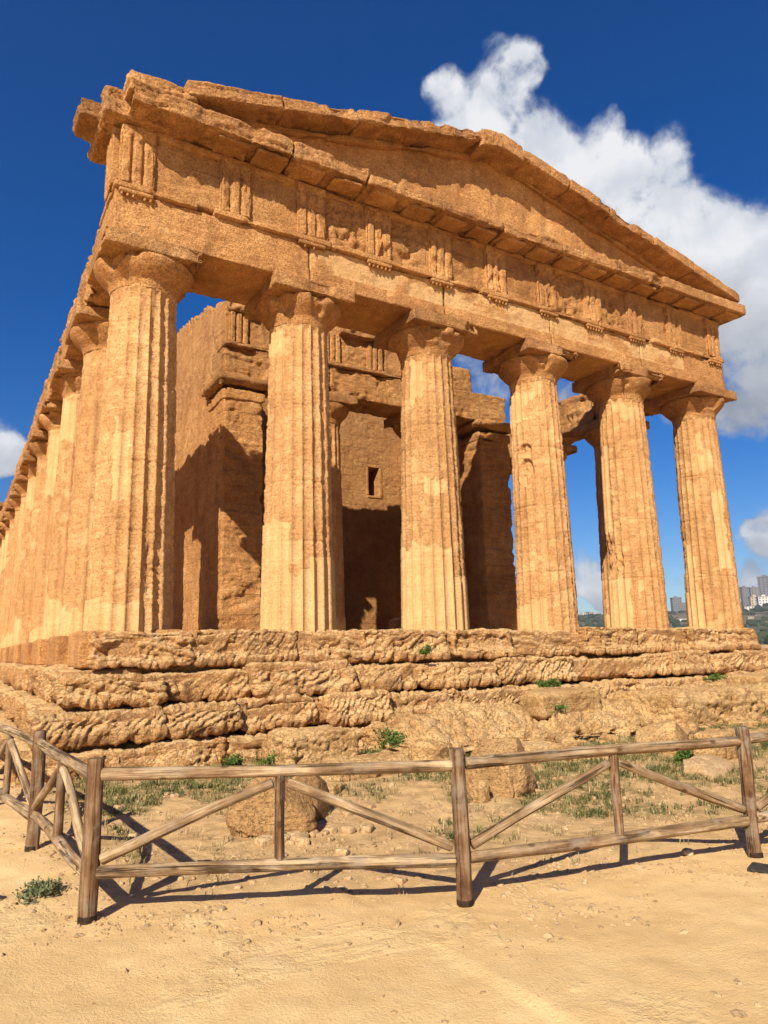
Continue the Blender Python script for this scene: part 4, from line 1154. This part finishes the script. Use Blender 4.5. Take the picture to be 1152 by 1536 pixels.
def building(x0, x1, ytop, ybot, D, col, floors, cols, label, turn=.35, depth=.8):
    global win_me
    p = far((x0 + x1) / 2, ybot, D)
    w = (x1 - x0) / FPX * D * 1.02; h = (ybot - ytop) / FPX * D * 1.0
    root = empty('apartment_block' if floors > 3 else 'house', p, label, 'building', 'buildings of the town on the far hill')
    d = ray((x0 + x1) / 2, ybot)
    root.rotation_euler.z = -math.atan2(d.x, d.y) + turn
    cw = w / (math.cos(turn) + depth * abs(math.sin(turn)))
    dp = cw * depth
    obj('wall', box_m('wall', (-cw / 2, -dp / 2, -8), (cw / 2, dp / 2, h)), CONC[col], root)
    obj('roof', box_m('roof', (-cw / 2 - .4, -dp / 2 - .4, h + .002), (cw / 2 + .4, dp / 2 + .4, h + .9)), CONC['roof' if col in ('beige', 'white') else col], root)
    if floors > 4:
        obj('stair_head', box_m('stair_head', (-cw / 6, -dp / 6, h + .9), (cw / 8, dp / 5, h + 3.4)), CONC[col], root)
    fh = h / floors
    for sd in range(2):
        n_ = cols if sd == 0 else max(1, cols - 1)
        wl = cw if sd == 0 else dp
        for f_ in range(floors):
            for c_ in range(n_):
                u_ = (c_ + .5) / n_ * wl - wl / 2
                ww = wl / n_ * .42; z_ = fh * (f_ + .52)
                o = obj('window', win_me or box_m('window', (-.5, -.06, -.5), (.5, .06, .5)), GLASSM, root)
                win_me = o.data
                o.scale = (ww, 1, fh * .46)
                if sd == 0: o.location = (u_, -dp / 2 - .05, z_)
                else:
                    o.location = ((-cw / 2 - .05) if turn < 0 else (cw / 2 + .05), u_, z_); o.rotation_euler.z = math.pi / 2
building(1143, 1160, 871, 910, 1380, 'dark', 13, 3, 'tallest dark tower block at the right edge of the far town', -.3)
building(1114, 1125, 885, 911, 1350, 'dark', 10, 3, 'dark grey tower block nearest the right corner column', .4)
building(1127, 1141, 885, 908, 1450, 'grey', 8, 3, 'grey apartment block between the two far towers', .3)
building(1122, 1131, 889, 908, 1500, 'grey', 7, 2, 'narrow grey block peeping out behind the dark tower', -.2)
building(1126, 1141, 898, 914, 1300, 'beige', 5, 3, 'beige apartment block below the far towers', .3)
building(1139, 1156, 898, 915, 1270, 'white', 5, 4, 'wide cream apartment block below the tallest tower', .2)
building(1117, 1130, 911, 917, 1150, 'white', 2, 3, 'long low white house at the foot of the dark tower', .2)
building(1136, 1150, 924, 929, 1000, 'white', 2, 3, 'lowest small white house on the green slope', -.2)
building(1122, 1130, 926, 930, 950, 'beige', 2, 2, 'small beige house low on the green slope', .2)
building(1008.5, 1023, 899, 919, 1400, 'dark', 6, 4, 'dark square block seen between the two right hand columns', .3)
building(1021, 1032, 906, 919, 1420, 'grey', 4, 3, 'lower grey block joined to the dark square block', .3)
building(1016, 1030, 929, 933, 1000, 'white', 1, 3, 'white roofed shed low between the two right hand columns', .1)
for k, (x0, yt) in enumerate([(866, 922), (872, 920), (878, 919), (884, 919), (890, 920), (896, 921), (901, 922)]):
    building(x0, x0 + 6.5, yt, 926, 1480 + 10 * (k % 3), ['beige', 'white', 'grey'][k % 3], 2, 2, ['first low beige house from the left on the hilltop behind the fourth column', 'first white house of the hilltop row behind the fourth column', 'grey house left of the middle of the hilltop row', 'middle beige house of the hilltop row', 'second white house of the hilltop row', 'second grey house of the hilltop row by the fifth column', 'last beige house of the hilltop row beside the fifth column'][k], .2)

# ------------------------------------------------------------------ thin sunlit haze over the valley
hm = bpy.data.materials.new('haze'); hm.use_nodes = True
ht = hm.node_tree; ht.nodes.clear()
hv = ht.nodes.new('ShaderNodeVolumePrincipled'); ho = ht.nodes.new('ShaderNodeOutputMaterial')
hv.inputs['Color'].default_value = (.86, .90, .96, 1); hv.inputs['Density'].default_value = .00020; hv.inputs['Anisotropy'].default_value = .3
ht.links.new(hv.outputs[0], ho.inputs['Volume'])
tag(obj('haze', box_m('haze', (-6200, -6200, -9), (6200, 6200, 118)), hm), kind='stuff')
